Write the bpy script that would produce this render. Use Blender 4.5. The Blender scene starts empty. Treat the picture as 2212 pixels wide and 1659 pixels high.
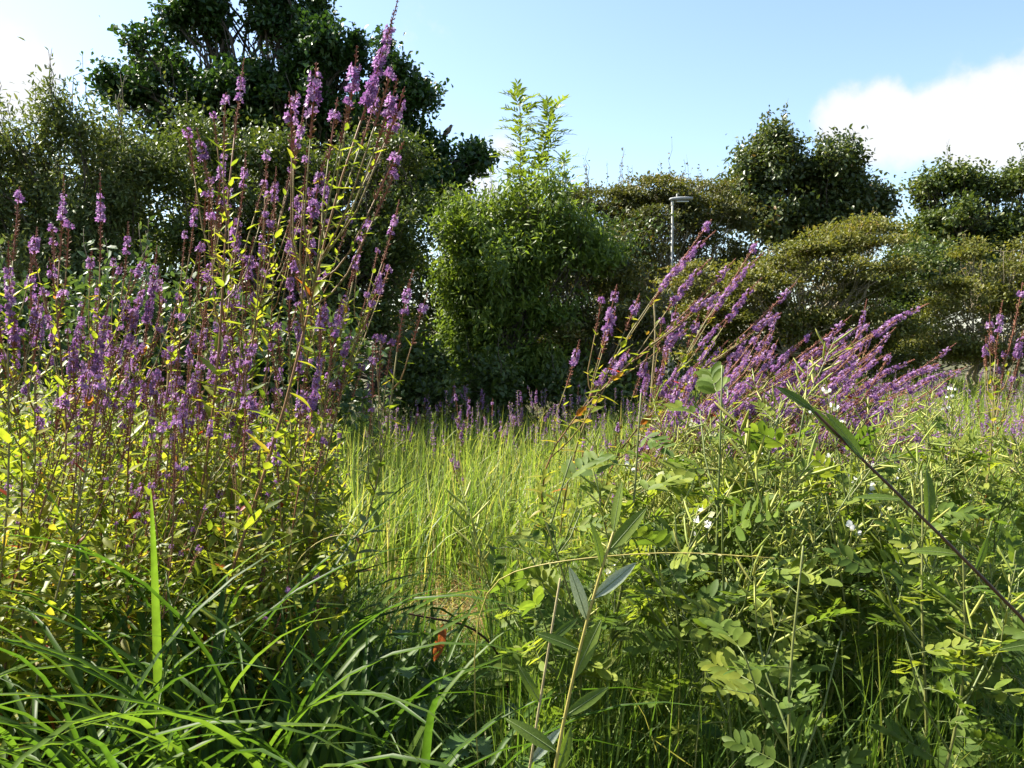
import bpy, math, random
import numpy as np
from mathutils import Vector, Matrix, Quaternion

rng = np.random.default_rng(7)
random.seed(7)
sc = bpy.context.scene
COL = sc.collection

# ------------------------------------------------------------------ camera
F_PX = 1840.0                       # focal length in pixels of a 2212 px wide frame
CAM_Z = 1.35
PITCH = math.radians(2.75)
cam_d = bpy.data.cameras.new("camera")
cam_d.sensor_width = 36.0
cam_d.lens = 36.0 * F_PX / 2212.0
cam_d.clip_start = 0.05
cam_d.clip_end = 3000
cam = bpy.data.objects.new("camera", cam_d)
COL.objects.link(cam)
cam.location = (0, 0, CAM_Z)
cam.rotation_euler = (math.radians(90) - PITCH, 0, 0)
sc.camera = cam

# ------------------------------------------------------------------ sun and sky
SUN_EL = math.radians(48)
SUN_AZ = math.radians(-68)          # from the view direction (+Y), negative is to the left
SUN_DIR = Vector((math.sin(SUN_AZ) * math.cos(SUN_EL), math.cos(SUN_AZ) * math.cos(SUN_EL), math.sin(SUN_EL)))
sun_d = bpy.data.lights.new("sun", 'SUN')
sun_d.energy = 5.0
sun_d.angle = math.radians(0.53)
sun_d.color = (1.0, 0.94, 0.80)
sun = bpy.data.objects.new("sun", sun_d)
COL.objects.link(sun)
sun.rotation_euler = SUN_DIR.to_track_quat('Z', 'Y').to_euler()

world = bpy.data.worlds.new("World")
sc.world = world
world.use_nodes = True
nt = world.node_tree
nt.nodes.clear()
def wn(t, **k):
    n = nt.nodes.new(t)
    for a, b in k.items(): setattr(n, a, b)
    return n
w_out = wn("ShaderNodeOutputWorld")
w_bg = wn("ShaderNodeBackground")
w_bg.inputs[1].default_value = 0.078
sky = wn("ShaderNodeTexSky", sky_type='NISHITA')
sky.sun_disc = False
sky.sun_elevation = SUN_EL
sky.sun_rotation = SUN_AZ
sky.altitude = 50
sky.air_density = 1.0
sky.dust_density = 1.0
sky.ozone_density = 1.6
tc = wn("ShaderNodeTexCoord")
def ray_dir(u, v):
    a, b = (u - 1106) / F_PX, -(v - 829.5) / F_PX
    d = Vector((a, math.cos(PITCH) + b * math.sin(PITCH), -math.sin(PITCH) + b * math.cos(PITCH)))
    return d
noise = wn("ShaderNodeTexNoise"); noise.inputs['Scale'].default_value = 12.0
noise.inputs['Detail'].default_value = 8.0; noise.inputs['Roughness'].default_value = 0.58
nt.links.new(tc.outputs['Generated'], noise.inputs['Vector'])
# cumulus banks: angular puffs at fixed directions all round the sky, edges broken by noise
puffs = [(ray_dir(1830, 255), .045, 1.1), (ray_dir(1920, 265), .06, 1.2), (ray_dir(2040, 255), .07, 1.2), (ray_dir(2150, 235), .07, 1.2), (ray_dir(2270, 225), .09, 1.2),
         (ray_dir(1980, 320), .05, .8), (ray_dir(2100, 310), .06, .9), (ray_dir(2230, 310), .07, .85), (ray_dir(10, 170), .06, 1.1), (ray_dir(-120, 150), .10, 1.2),
         (ray_dir(935, 62), .05, .45), (ray_dir(1085, 315), .035, .6), (ray_dir(900, 120), .06, .3), (ray_dir(1060, 420), .06, .8),
         (Vector((.95, -.3, .25)), .22, 1.1), (Vector((.6, -.8, .3)), .25, 1.1), (Vector((-.7, -.7, .28)), .22, 1.1), (Vector((-.1, -1, .5)), .2, 1.0)]
acc = None
for d, r, amp in puffs:
    d = d.normalized()
    vm = wn("ShaderNodeVectorMath", operation='DISTANCE')
    nt.links.new(tc.outputs['Generated'], vm.inputs[0]); vm.inputs[1].default_value = d
    mr = wn("ShaderNodeMapRange"); mr.inputs[1].default_value = r; mr.inputs[2].default_value = 0.0
    mr.inputs[3].default_value = 0.0; mr.inputs[4].default_value = amp
    nt.links.new(vm.outputs['Value'], mr.inputs[0])
    if acc is None: acc = mr.outputs[0]
    else:
        mx = wn("ShaderNodeMath", operation='MAXIMUM')
        nt.links.new(acc, mx.inputs[0]); nt.links.new(mr.outputs[0], mx.inputs[1]); acc = mx.outputs[0]
n2 = wn("ShaderNodeMath", operation='MULTIPLY_ADD')
nt.links.new(noise.outputs[0], n2.inputs[0]); n2.inputs[1].default_value = 1.9; n2.inputs[2].default_value = -0.95
gate = wn("ShaderNodeMapRange"); gate.inputs[1].default_value = 0.0; gate.inputs[2].default_value = 0.25
nt.links.new(acc, gate.inputs[0])
n3 = wn("ShaderNodeMath", operation='MULTIPLY'); nt.links.new(n2.outputs[0], n3.inputs[0]); nt.links.new(gate.outputs[0], n3.inputs[1])
sm = wn("ShaderNodeMath", operation='ADD'); nt.links.new(acc, sm.inputs[0]); nt.links.new(n3.outputs[0], sm.inputs[1])
ss = wn("ShaderNodeMapRange", interpolation_type='SMOOTHSTEP')
ss.inputs[1].default_value = 0.10; ss.inputs[2].default_value = 0.62; ss.inputs[4].default_value = 0.96
nt.links.new(sm.outputs[0], ss.inputs[0])
mixc = wn("ShaderNodeMixRGB"); mixc.inputs[2].default_value = (3.55, 3.6, 3.66, 1)
nt.links.new(ss.outputs[0], mixc.inputs[0]); nt.links.new(sky.outputs[0], mixc.inputs[1])
nt.links.new(mixc.outputs[0], w_bg.inputs[0])
nt.links.new(w_bg.outputs[0], w_out.inputs[0])

sc.view_settings.view_transform = 'Standard'
sc.view_settings.look = 'None'
sc.view_settings.gamma = 1.0
sc.view_settings.exposure = 1.88
sc.render.engine = 'CYCLES'
sc.cycles.max_bounces = 5
sc.cycles.diffuse_bounces = 3
sc.cycles.glossy_bounces = 2
sc.cycles.transmission_bounces = 4
sc.cycles.caustics_reflective = False
sc.cycles.caustics_refractive = False
sc.cycles.use_denoising = True
sc.cycles.use_adaptive_sampling = True
sc.cycles.adaptive_threshold = 0.02

# ------------------------------------------------------------------ helpers
def W(u, v, Y):
    """World point at depth Y on the line of sight of photograph pixel (u, v)."""
    d = ray_dir(u, v)
    t = Y / d.y
    return Vector((d.x * t, Y, CAM_Z + d.z * t))

def ground_z(x, y):
    x = np.asarray(x, float); y = np.asarray(y, float)
    d = ((x + 0.1) / 2.7) ** 2 + ((y - 6.4) / 2.9) ** 2
    s = np.clip(1.25 - d, 0, 1); s = s * s * (3 - 2 * s)
    return -0.24 * s + 0.03 * np.sin(x * 1.3 + 0.5) * np.cos(y * 0.9) + 0.012 * np.sin(3.1 * x + y)

def nrm(a):
    return a / np.maximum(np.linalg.norm(a, axis=-1, keepdims=True), 1e-9)

class MB:
    """Collects numpy geometry and links it as one mesh."""
    def __init__(s): s.v = []; s.t = []; s.q = []; s.tm = []; s.qm = []; s.tint = []; s.n = 0
    def raw(s, v, tris=None, quads=None, mat=0, tint=0.5):
        v = np.asarray(v, float).reshape(-1, 3)
        if tris is not None and len(tris):
            tr = np.asarray(tris, np.int64).reshape(-1, 3) + s.n; s.t.append(tr); s.tm.append(np.full(len(tr), mat))
        if quads is not None and len(quads):
            qd = np.asarray(quads, np.int64).reshape(-1, 4) + s.n; s.q.append(qd); s.qm.append(np.full(len(qd), mat))
        s.v.append(v); s.tint.append(np.broadcast_to(np.asarray(tint, float), (len(v),))); s.n += len(v)
    def inst(s, tm, P, D, N, S, mat=0, tint=0.5, SW=None):
        """Copies template tm (x width, y along, z normal) to points P along D, facing about N."""
        tv, tt, tq = tm
        P = np.asarray(P, float).reshape(-1, 3); n = len(P)
        if n == 0: return
        Yv = nrm(np.broadcast_to(np.asarray(D, float), (n, 3))); Nn = np.broadcast_to(np.asarray(N, float), (n, 3))
        X = np.cross(Yv, Nn); bad = np.linalg.norm(X, axis=1) < 1e-4
        if bad.any(): X[bad] = np.cross(Yv[bad], np.array([0.31, 0.9, 0.2]))
        X = nrm(X); Z = np.cross(X, Yv)
        S = np.broadcast_to(np.asarray(S, float), (n,)); SW = S if SW is None else np.broadcast_to(np.asarray(SW, float), (n,))
        v = (P[:, None] + (SW[:, None, None] * tv[None, :, 0:1]) * X[:, None] + (S[:, None, None] * tv[None, :, 1:2]) * Yv[:, None]
             + (S[:, None, None] * tv[None, :, 2:3]) * Z[:, None])
        k = len(tv); off = (np.arange(n) * k)[:, None, None]
        s.raw(v.reshape(-1, 3), (tt[None] + off).reshape(-1, 3) if len(tt) else None, (tq[None] + off).reshape(-1, 4) if len(tq) else None,
              mat, np.repeat(np.broadcast_to(np.asarray(tint, float), (n,)), k))
    def tube(s, pts, rad, sides=5, mat=0, tint=0.5, cap=True):
        p = np.asarray(pts, float); n = len(p); rad = np.broadcast_to(np.asarray(rad, float), (n,))
        d = nrm(np.gradient(p, axis=0))
        ref = np.array([1.0, 0, 0]) if abs(d[0][0]) < 0.8 else np.array([0, 1.0, 0])
        X = nrm(np.cross(d, ref)); Z = np.cross(X, d)
        a = np.arange(sides) * 2 * math.pi / sides
        v = p[:, None] + rad[:, None, None] * (np.cos(a)[None, :, None] * X[:, None] + np.sin(a)[None, :, None] * Z[:, None])
        i = np.arange(n - 1)[:, None] * sides; j = np.arange(sides)[None]; k = (j + 1) % sides
        q = np.stack([i + j, i + k, i + sides + k, i + sides + j], -1).reshape(-1, 4)
        v = v.reshape(-1, 3); t = None
        if cap:
            v = np.vstack([v, p[-1] + d[-1] * rad[-1]]); b = (n - 1) * sides
            t = np.array([[b + m, b + (m + 1) % sides, n * sides] for m in range(sides)])
        s.raw(v, t, q, mat, tint)
    def mesh(s, name, mats, smooth=True):
        me = bpy.data.meshes.new(name)
        v = np.concatenate(s.v); me.vertices.add(len(v)); me.vertices.foreach_set('co', v.astype(np.float32).ravel())
        t = np.concatenate(s.t) if s.t else np.zeros((0, 3), int); q = np.concatenate(s.q) if s.q else np.zeros((0, 4), int)
        li = np.concatenate([t.ravel(), q.ravel()]).astype(np.int32)
        st = np.concatenate([np.arange(len(t)) * 3, len(t) * 3 + np.arange(len(q)) * 4]).astype(np.int32)
        mi = np.concatenate([np.concatenate(s.tm) if s.tm else np.zeros(0), np.concatenate(s.qm) if s.qm else np.zeros(0)]).astype(np.int32)
        me.loops.add(len(li)); me.loops.foreach_set('vertex_index', li)
        me.polygons.add(len(st)); me.polygons.foreach_set('loop_start', st)
        me.polygons.foreach_set('material_index', mi)
        me.polygons.foreach_set('use_smooth', np.full(len(st), smooth, dtype=bool))
        me.update(calc_edges=True)
        at = me.attributes.new('tint', 'FLOAT', 'POINT'); at.data.foreach_set('value', np.concatenate(s.tint).astype(np.float32))
        for m in (mats if isinstance(mats, (list, tuple)) else [mats]): me.materials.append(m)
        return me

def obj(name, me, parent=None, mat=None):
    o = bpy.data.objects.new(name, me); COL.objects.link(o)
    if parent is not None: o.parent = parent
    if mat is not None: o.matrix_basis = mat
    return o
def tag(o, label=None, cat=None, group=None, kind=None):
    if label: o['label'] = label
    if cat: o['category'] = cat
    if group: o['group'] = group
    if kind: o['kind'] = kind
    return o
def thing(name, label, cat, loc=(0, 0, 0), group=None):
    o = bpy.data.objects.new(name, None); COL.objects.link(o); o.location = loc; o.empty_display_size = 0.1
    return tag(o, label, cat, group)

# ------------------------------------------------------------------ materials
def nodes(name):
    m = bpy.data.materials.new(name); m.use_nodes = True
    t = m.node_tree; b = t.nodes['Principled BSDF']; return m, t, b
def ramp_node(t, stops):
    r = t.nodes.new('ShaderNodeValToRGB'); e = r.color_ramp.elements
    while len(e) < len(stops): e.new(0.5)
    for el, (p, c) in zip(e, stops): el.position = p; el.color = (*c, 1)
    return r
def foliage(name, stops, trans=0.38, rough=0.5, spec=0.35, tboost=1.35, vein=0.0):
    m, t, b = nodes(name)
    at = t.nodes.new('ShaderNodeAttribute'); at.attribute_name = 'tint'
    r = ramp_node(t, stops)
    oi = t.nodes.new('ShaderNodeObjectInfo')
    ad = t.nodes.new('ShaderNodeMath'); ad.operation = 'MULTIPLY_ADD'
    t.links.new(oi.outputs['Random'], ad.inputs[0]); ad.inputs[1].default_value = 0.10; ad.inputs[2].default_value = -0.05
    a2 = t.nodes.new('ShaderNodeMath'); a2.operation = 'ADD'; a2.use_clamp = True
    t.links.new(at.outputs['Fac'], a2.inputs[0]); t.links.new(ad.outputs[0], a2.inputs[1])
    t.links.new(a2.outputs[0], r.inputs[0])
    nz = t.nodes.new('ShaderNodeTexNoise'); nz.inputs['Scale'].default_value = 35.0; nz.inputs['Detail'].default_value = 3
    tc_ = t.nodes.new('ShaderNodeTexCoord'); t.links.new(tc_.outputs['Object'], nz.inputs['Vector'])
    mr = t.nodes.new('ShaderNodeMapRange'); mr.inputs[1].default_value = .3; mr.inputs[2].default_value = .7; mr.inputs[3].default_value = .78; mr.inputs[4].default_value = 1.2
    t.links.new(nz.outputs[0], mr.inputs[0])
    mu = t.nodes.new('ShaderNodeVectorMath'); mu.operation = 'SCALE'
    t.links.new(r.outputs[0], mu.inputs[0]); t.links.new(mr.outputs[0], mu.inputs['Scale'])
    col = mu.outputs[0]
    t.links.new(col, b.inputs['Base Color'])
    b.inputs['Roughness'].default_value = rough
    b.inputs['Specular IOR Level'].default_value = spec
    tr = t.nodes.new('ShaderNodeBsdfTranslucent')
    sc_ = t.nodes.new('ShaderNodeVectorMath'); sc_.operation = 'MULTIPLY'; sc_.inputs[1].default_value = (tboost, tboost, tboost * .45)
    t.links.new(col, sc_.inputs[0]); t.links.new(sc_.outputs[0], tr.inputs[0])
    mx = t.nodes.new('ShaderNodeMixShader'); mx.inputs[0].default_value = trans
    t.links.new(b.outputs[0], mx.inputs[1]); t.links.new(tr.outputs[0], mx.inputs[2])
    t.links.new(mx.outputs[0], t.nodes['Material Output'].inputs[0])
    return m
def solid(name, stops, rough=0.7, spec=0.3, scale=12.0, bump=0.0, metal=0.0):
    m, t, b = nodes(name)
    nz = t.nodes.new('ShaderNodeTexNoise'); nz.inputs['Scale'].default_value = scale; nz.inputs['Detail'].default_value = 6
    tc_ = t.nodes.new('ShaderNodeTexCoord'); t.links.new(tc_.outputs['Object'], nz.inputs['Vector'])
    r = ramp_node(t, stops); t.links.new(nz.outputs[0], r.inputs[0]); t.links.new(r.outputs[0], b.inputs['Base Color'])
    b.inputs['Roughness'].default_value = rough; b.inputs['Specular IOR Level'].default_value = spec; b.inputs['Metallic'].default_value = metal
    if bump:
        bp = t.nodes.new('ShaderNodeBump'); bp.inputs['Strength'].default_value = bump; bp.inputs['Distance'].default_value = 0.02
        t.links.new(nz.outputs[0], bp.inputs['Height']); t.links.new(bp.outputs[0], b.inputs['Normal'])
    return m

M = {}
M['loose_leaf'] = foliage('loosestrife_leaf', [(0, (.05, .095, .012)), (.3, (.13, .18, .022)), (.6, (.23, .265, .032)), (.82, (.30, .25, .04)), (.92, (.30, .11, .03)), (1, (.30, .03, .02))], trans=.58, rough=.45)
M['loose_stem'] = foliage('loosestrife_stem', [(0, (.12, .10, .03)), (.5, (.20, .17, .06)), (1, (.20, .06, .03))], trans=.1, rough=.6)
M['petal'] = foliage('purple_petal', [(0, (.17, .07, .20)), (.5, (.29, .15, .32)), (1, (.44, .29, .46))], trans=.4, rough=.6, tboost=1.15)
M['petal'].node_tree.nodes['Vector Math.001'].inputs[1].default_value = (1.1, .95, 1.15)
M['calyx'] = foliage('spent_calyx', [(0, (.15, .08, .035)), (.4, (.25, .13, .065)), (.75, (.22, .075, .05)), (1, (.24, .08, .07))], trans=.2, rough=.7)
M['grass_pond'] = foliage('pond_grass', [(0, (.05, .10, .02)), (.45, (.16, .23, .05)), (.85, (.29, .33, .09)), (1, (.38, .33, .15))], trans=.52, rough=.5)
M['grass_lawn'] = foliage('lawn_grass', [(0, (.04, .085, .012)), (.5, (.085, .15, .025)), (.85, (.15, .21, .04)), (1, (.28, .24, .10))], trans=.5, rough=.5)
M['sedge'] = foliage('sedge_blade', [(0, (.025, .06, .010)), (.6, (.058, .115, .015)), (.93, (.12, .18, .028)), (1, (.20, .14, .05))], trans=.55, rough=.45, spec=.22)
M['rue_leaf'] = foliage('goats_rue_leaf', [(0, (.065, .115, .022)), (.5, (.13, .185, .03)), (1, (.24, .27, .042))], trans=.5, rough=.55, spec=.18)
M['rue_stem'] = foliage('goats_rue_stem', [(0, (.06, .09, .025)), (.5, (.12, .15, .04)), (1, (.22, .2, .06))], trans=.1, rough=.5)
M['pod'] = foliage('green_pod', [(0, (.20, .25, .04)), (.5, (.29, .33, .06)), (1, (.36, .34, .09))], trans=.25, rough=.45)
M['white_petal'] = foliage('white_petal', [(0, (.75, .75, .74)), (1, (.8, .78, .82))], trans=.3, rough=.6, tboost=1.0)
M['yellow_petal'] = foliage('yellow_petal', [(0, (.75, .55, .02)), (1, (.8, .62, .05))], trans=.3, rough=.6, tboost=1.0)
M['willow_leaf'] = foliage('willow_leaf', [(0, (.055, .10, .02)), (.6, (.11, .16, .028)), (1, (.15, .2, .035))], trans=.45, rough=.5, spec=.18)
M['willow_pale'] = foliage('willow_leaf_underside', [(0, (.24, .29, .2)), (1, (.34, .38, .3))], trans=.25, rough=.6, tboost=1.0)
M['midrib'] = foliage('leaf_midrib', [(0, (.16, .22, .08)), (1, (.22, .27, .1))], trans=.2)
M['red_leaf'] = foliage('red_leaf', [(0, (.22, .05, .025)), (1, (.34, .10, .05))], trans=.35)
M['oak_leaf'] = foliage('oak_leaf', [(0, (.016, .042, .010)), (.6, (.033, .073, .016)), (1, (.06, .11, .025))], trans=.28, rough=.42, spec=.4)
M['blackthorn_leaf'] = foliage('blackthorn_leaf', [(0, (.035, .058, .013)), (.6, (.075, .105, .022)), (1, (.15, .16, .035))], trans=.3, rough=.45)
M['grey_leaf'] = foliage('grey_willow_leaf', [(0, (.05, .075, .025)), (.6, (.10, .13, .04)), (1, (.17, .18, .06))], trans=.3, rough=.5)
M['elder_leaf'] = foliage('light_shrub_leaf', [(0, (.055, .095, .016)), (.5, (.11, .165, .026)), (1, (.19, .235, .045))], trans=.45, rough=.45)
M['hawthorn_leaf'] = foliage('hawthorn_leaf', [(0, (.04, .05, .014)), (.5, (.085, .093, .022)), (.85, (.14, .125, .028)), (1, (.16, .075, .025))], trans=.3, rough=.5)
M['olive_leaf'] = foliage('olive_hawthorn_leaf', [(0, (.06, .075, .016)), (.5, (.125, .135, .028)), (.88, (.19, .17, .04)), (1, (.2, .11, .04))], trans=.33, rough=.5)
M['cherry_leaf'] = foliage('cherry_leaf', [(0, (.03, .055, .014)), (.6, (.07, .095, .024)), (.95, (.12, .13, .04)), (1, (.2, .10, .04))], trans=.28, rough=.4, spec=.45)
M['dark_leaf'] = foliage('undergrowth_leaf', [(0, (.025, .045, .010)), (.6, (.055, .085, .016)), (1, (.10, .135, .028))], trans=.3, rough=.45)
M['bramble_leaf'] = foliage('bramble_leaf', [(0, (.04, .075, .025)), (.6, (.075, .12, .04)), (1, (.13, .17, .06))], trans=.3, rough=.45)
M['herb_leaf'] = foliage('herb_leaf', [(0, (.04, .09, .02)), (.6, (.085, .15, .035)), (1, (.15, .22, .045))], trans=.36, rough=.5)
M['bark'] = solid('bark', [(.3, (.045, .035, .025)), (.7, (.12, .10, .075))], rough=.9, scale=20, bump=.5)
M['twig'] = solid('pale_twig', [(.3, (.16, .13, .08)), (.7, (.28, .24, .16))], rough=.8, scale=25)
M['dark_stem'] = solid('dark_stem', [(.3, (.045, .022, .015)), (.7, (.09, .045, .025))], rough=.5, scale=30)
M['yellow_stem'] = solid('yellow_stem', [(.3, (.26, .22, .05)), (.7, (.36, .30, .09))], rough=.5, scale=30)
M['dry_stem'] = solid('dry_stem', [(.3, (.26, .21, .10)), (.7, (.38, .32, .17))], rough=.8, scale=30)
M['lamp_metal'] = solid('galvanised_steel', [(.3, (.20, .20, .18)), (.7, (.33, .33, .31))], rough=.6, metal=.2, scale=8)
M['lamp_head'] = solid('lamp_head_grey', [(.3, (.22, .23, .23)), (.7, (.32, .33, .33))], rough=.5, scale=8)
M['lamp_glass'] = solid('lamp_lens', [(.3, (.5, .5, .48)), (.7, (.6, .6, .58))], rough=.2, scale=8)
M['feather'] = solid('grey_feathers', [(.3, (.10, .085, .075)), (.7, (.2, .17, .15))], rough=.8, scale=40)
M['beak'] = solid('beak', [(.3, (.2, .13, .04)), (.7, (.26, .18, .06))], rough=.5)
M['soil'] = solid('soil', [(.25, (.035, .028, .014)), (.5, (.06, .055, .02)), (.75, (.06, .085, .025))], rough=.95, scale=2.2, bump=.6)
M['mud'] = solid('orange_pond_mud', [(.25, (.07, .04, .013)), (.5, (.17, .09, .022)), (.75, (.26, .16, .05))], rough=.75, scale=5.0, bump=.6)

# ------------------------------------------------------------------ leaf templates
def T(v, f):
    tt = np.array([x for x in f if len(x) == 3], np.int64).reshape(-1, 3); tq = np.array([x for x in f if len(x) == 4], np.int64).reshape(-1, 4)
    return np.asarray(v, float), tt, tq
def leaf_tmpl(st, droop=.12, fold=.25):
    """Leaf with a midrib; st = [(t, half width)] from base to tip."""
    v = []; f = []; rows = []
    for t, w in st:
        z = -droop * t * t
        if w <= 0: rows.append([len(v)]); v.append((0, t, z))
        else:
            b = len(v); v += [(-w, t, z + fold * w), (0, t, z), (w, t, z + fold * w)]; rows.append([b, b + 1, b + 2])
    for a, b in zip(rows, rows[1:]):
        if len(a) == 1 and len(b) == 3: f += [(a[0], b[1], b[0]), (a[0], b[2], b[1])]
        elif len(a) == 3 and len(b) == 1: f += [(a[0], a[1], b[0]), (a[1], a[2], b[0])]
        else: f += [(a[0], a[1], b[1], b[0]), (a[1], a[2], b[2], b[1])]
    return T(v, f)
T_DIAM = T([(0, 0, 0), (.3, .45, .08), (0, 1, -.06), (-.3, .45, .08)], [(0, 1, 2), (0, 2, 3)])
T_OVAL = leaf_tmpl([(0, 0), (.3, .26), (.7, .24), (1, 0)], .15, .3)
T_OAK = leaf_tmpl([(0, 0), (.35, .2), (.7, .33), (1, .05), (1.02, 0)], .1, .3)
T_NARROW = leaf_tmpl([(0, 0), (.3, .145), (.65, .125), (1, 0)], .2, .3)
T_LANCE = leaf_tmpl([(0, 0), (.15, .12), (.4, .165), (.7, .11), (1, 0)], .18, .35)
T_LANCE_UP = leaf_tmpl([(0, 0), (.15, .12), (.4, .165), (.7, .11), (1, 0)], -.12, .5)
T_LEAFLET = leaf_tmpl([(0, 0), (.12, .12), (.4, .215), (.75, .19), (.94, .085), (1, 0)], .08, .22)
T_WILLOW = leaf_tmpl([(0, 0), (.08, .05), (.25, .115), (.45, .135), (.7, .12), (.88, .065), (1, 0)], .14, .3)
T_PETAL = T([(0, 0, 0), (.28, .6, .1), (.05, 1, .0), (-.25, .65, -.1)], [(0, 1, 2), (0, 2, 3)])
T_CAPS = T([(0, 0, 0), (.2, .45, 0), (-.12, .45, .17), (-.12, .45, -.17), (0, 1, 0)], [(0, 1, 2), (0, 2, 3), (0, 3, 1), (4, 2, 1), (4, 3, 2), (4, 1, 3)])

def unit(n, r=rng):
    return nrm(r.normal(size=(n, 3)))

# ------------------------------------------------------------------ ground
def make_ground():
    xs = np.unique(np.concatenate([np.linspace(-400, -14, 24), np.linspace(-14, 14, 140), np.linspace(14, 400, 24)]))
    ys = np.unique(np.concatenate([np.linspace(-400, -4, 20), np.linspace(-4, 26, 150), np.linspace(26, 800, 40)]))
    X, Y = np.meshgrid(xs, ys); Z = ground_z(X, Y) + 0.01 * np.sin(X * 9) * np.sin(Y * 8.3)
    m = MB(); nx = len(xs); ny = len(ys)
    i = np.arange(ny - 1)[:, None] * nx; j = np.arange(nx - 1)[None]
    q = np.stack([i + j, i + j + 1, i + nx + j + 1, i + nx + j], -1).reshape(-1, 4)
    m.raw(np.stack([X, Y, Z], -1), None, q)
    tag(obj('ground', m.mesh('ground', M['soil'])), kind='structure', label='dark damp soil under the meadow plants')
    # orange algae and mud on the dried pond bed
    m = MB(); rr = np.linspace(0, 1, 16); aa = np.arange(48) * 2 * math.pi / 48
    R, A = np.meshgrid(rr, aa, indexing='ij'); wob = 1 + .12 * np.sin(3 * A + 1) + .08 * np.sin(5 * A)
    x = -.15 + 2.15 * R * wob * np.cos(A); y = 6.1 + 2.2 * R * wob * np.sin(A)
    z = ground_z(x, y) + 0.022 + .012 * np.sin(11 * x) * np.sin(9 * y)
    i = np.arange(15)[:, None] * 48; j = np.arange(48)[None]; k = (j + 1) % 48
    m.raw(np.stack([x, y, z], -1), None, np.stack([i + j, i + 48 + j, i + 48 + k, i + k], -1).reshape(-1, 4))
    tag(obj('pond_bed', m.mesh('pond_bed', M['mud'])), kind='structure', label='orange-brown algae mud of the drying pond')
make_ground()

# ------------------------------------------------------------------ trees and shrubs
def curve(a, b, n=6, sag=0.0, wob=0.05, r=rng):
    a = np.asarray(a, float); b = np.asarray(b, float); t = np.linspace(0, 1, n)[:, None]
    L = np.linalg.norm(b - a)
    p = a + (b - a) * t + np.array([0, 0, 1.0]) * sag * L * (4 * t * (1 - t))
    p[1:-1] += r.normal(size=(n - 2, 3)) * wob * L
    return p

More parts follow.
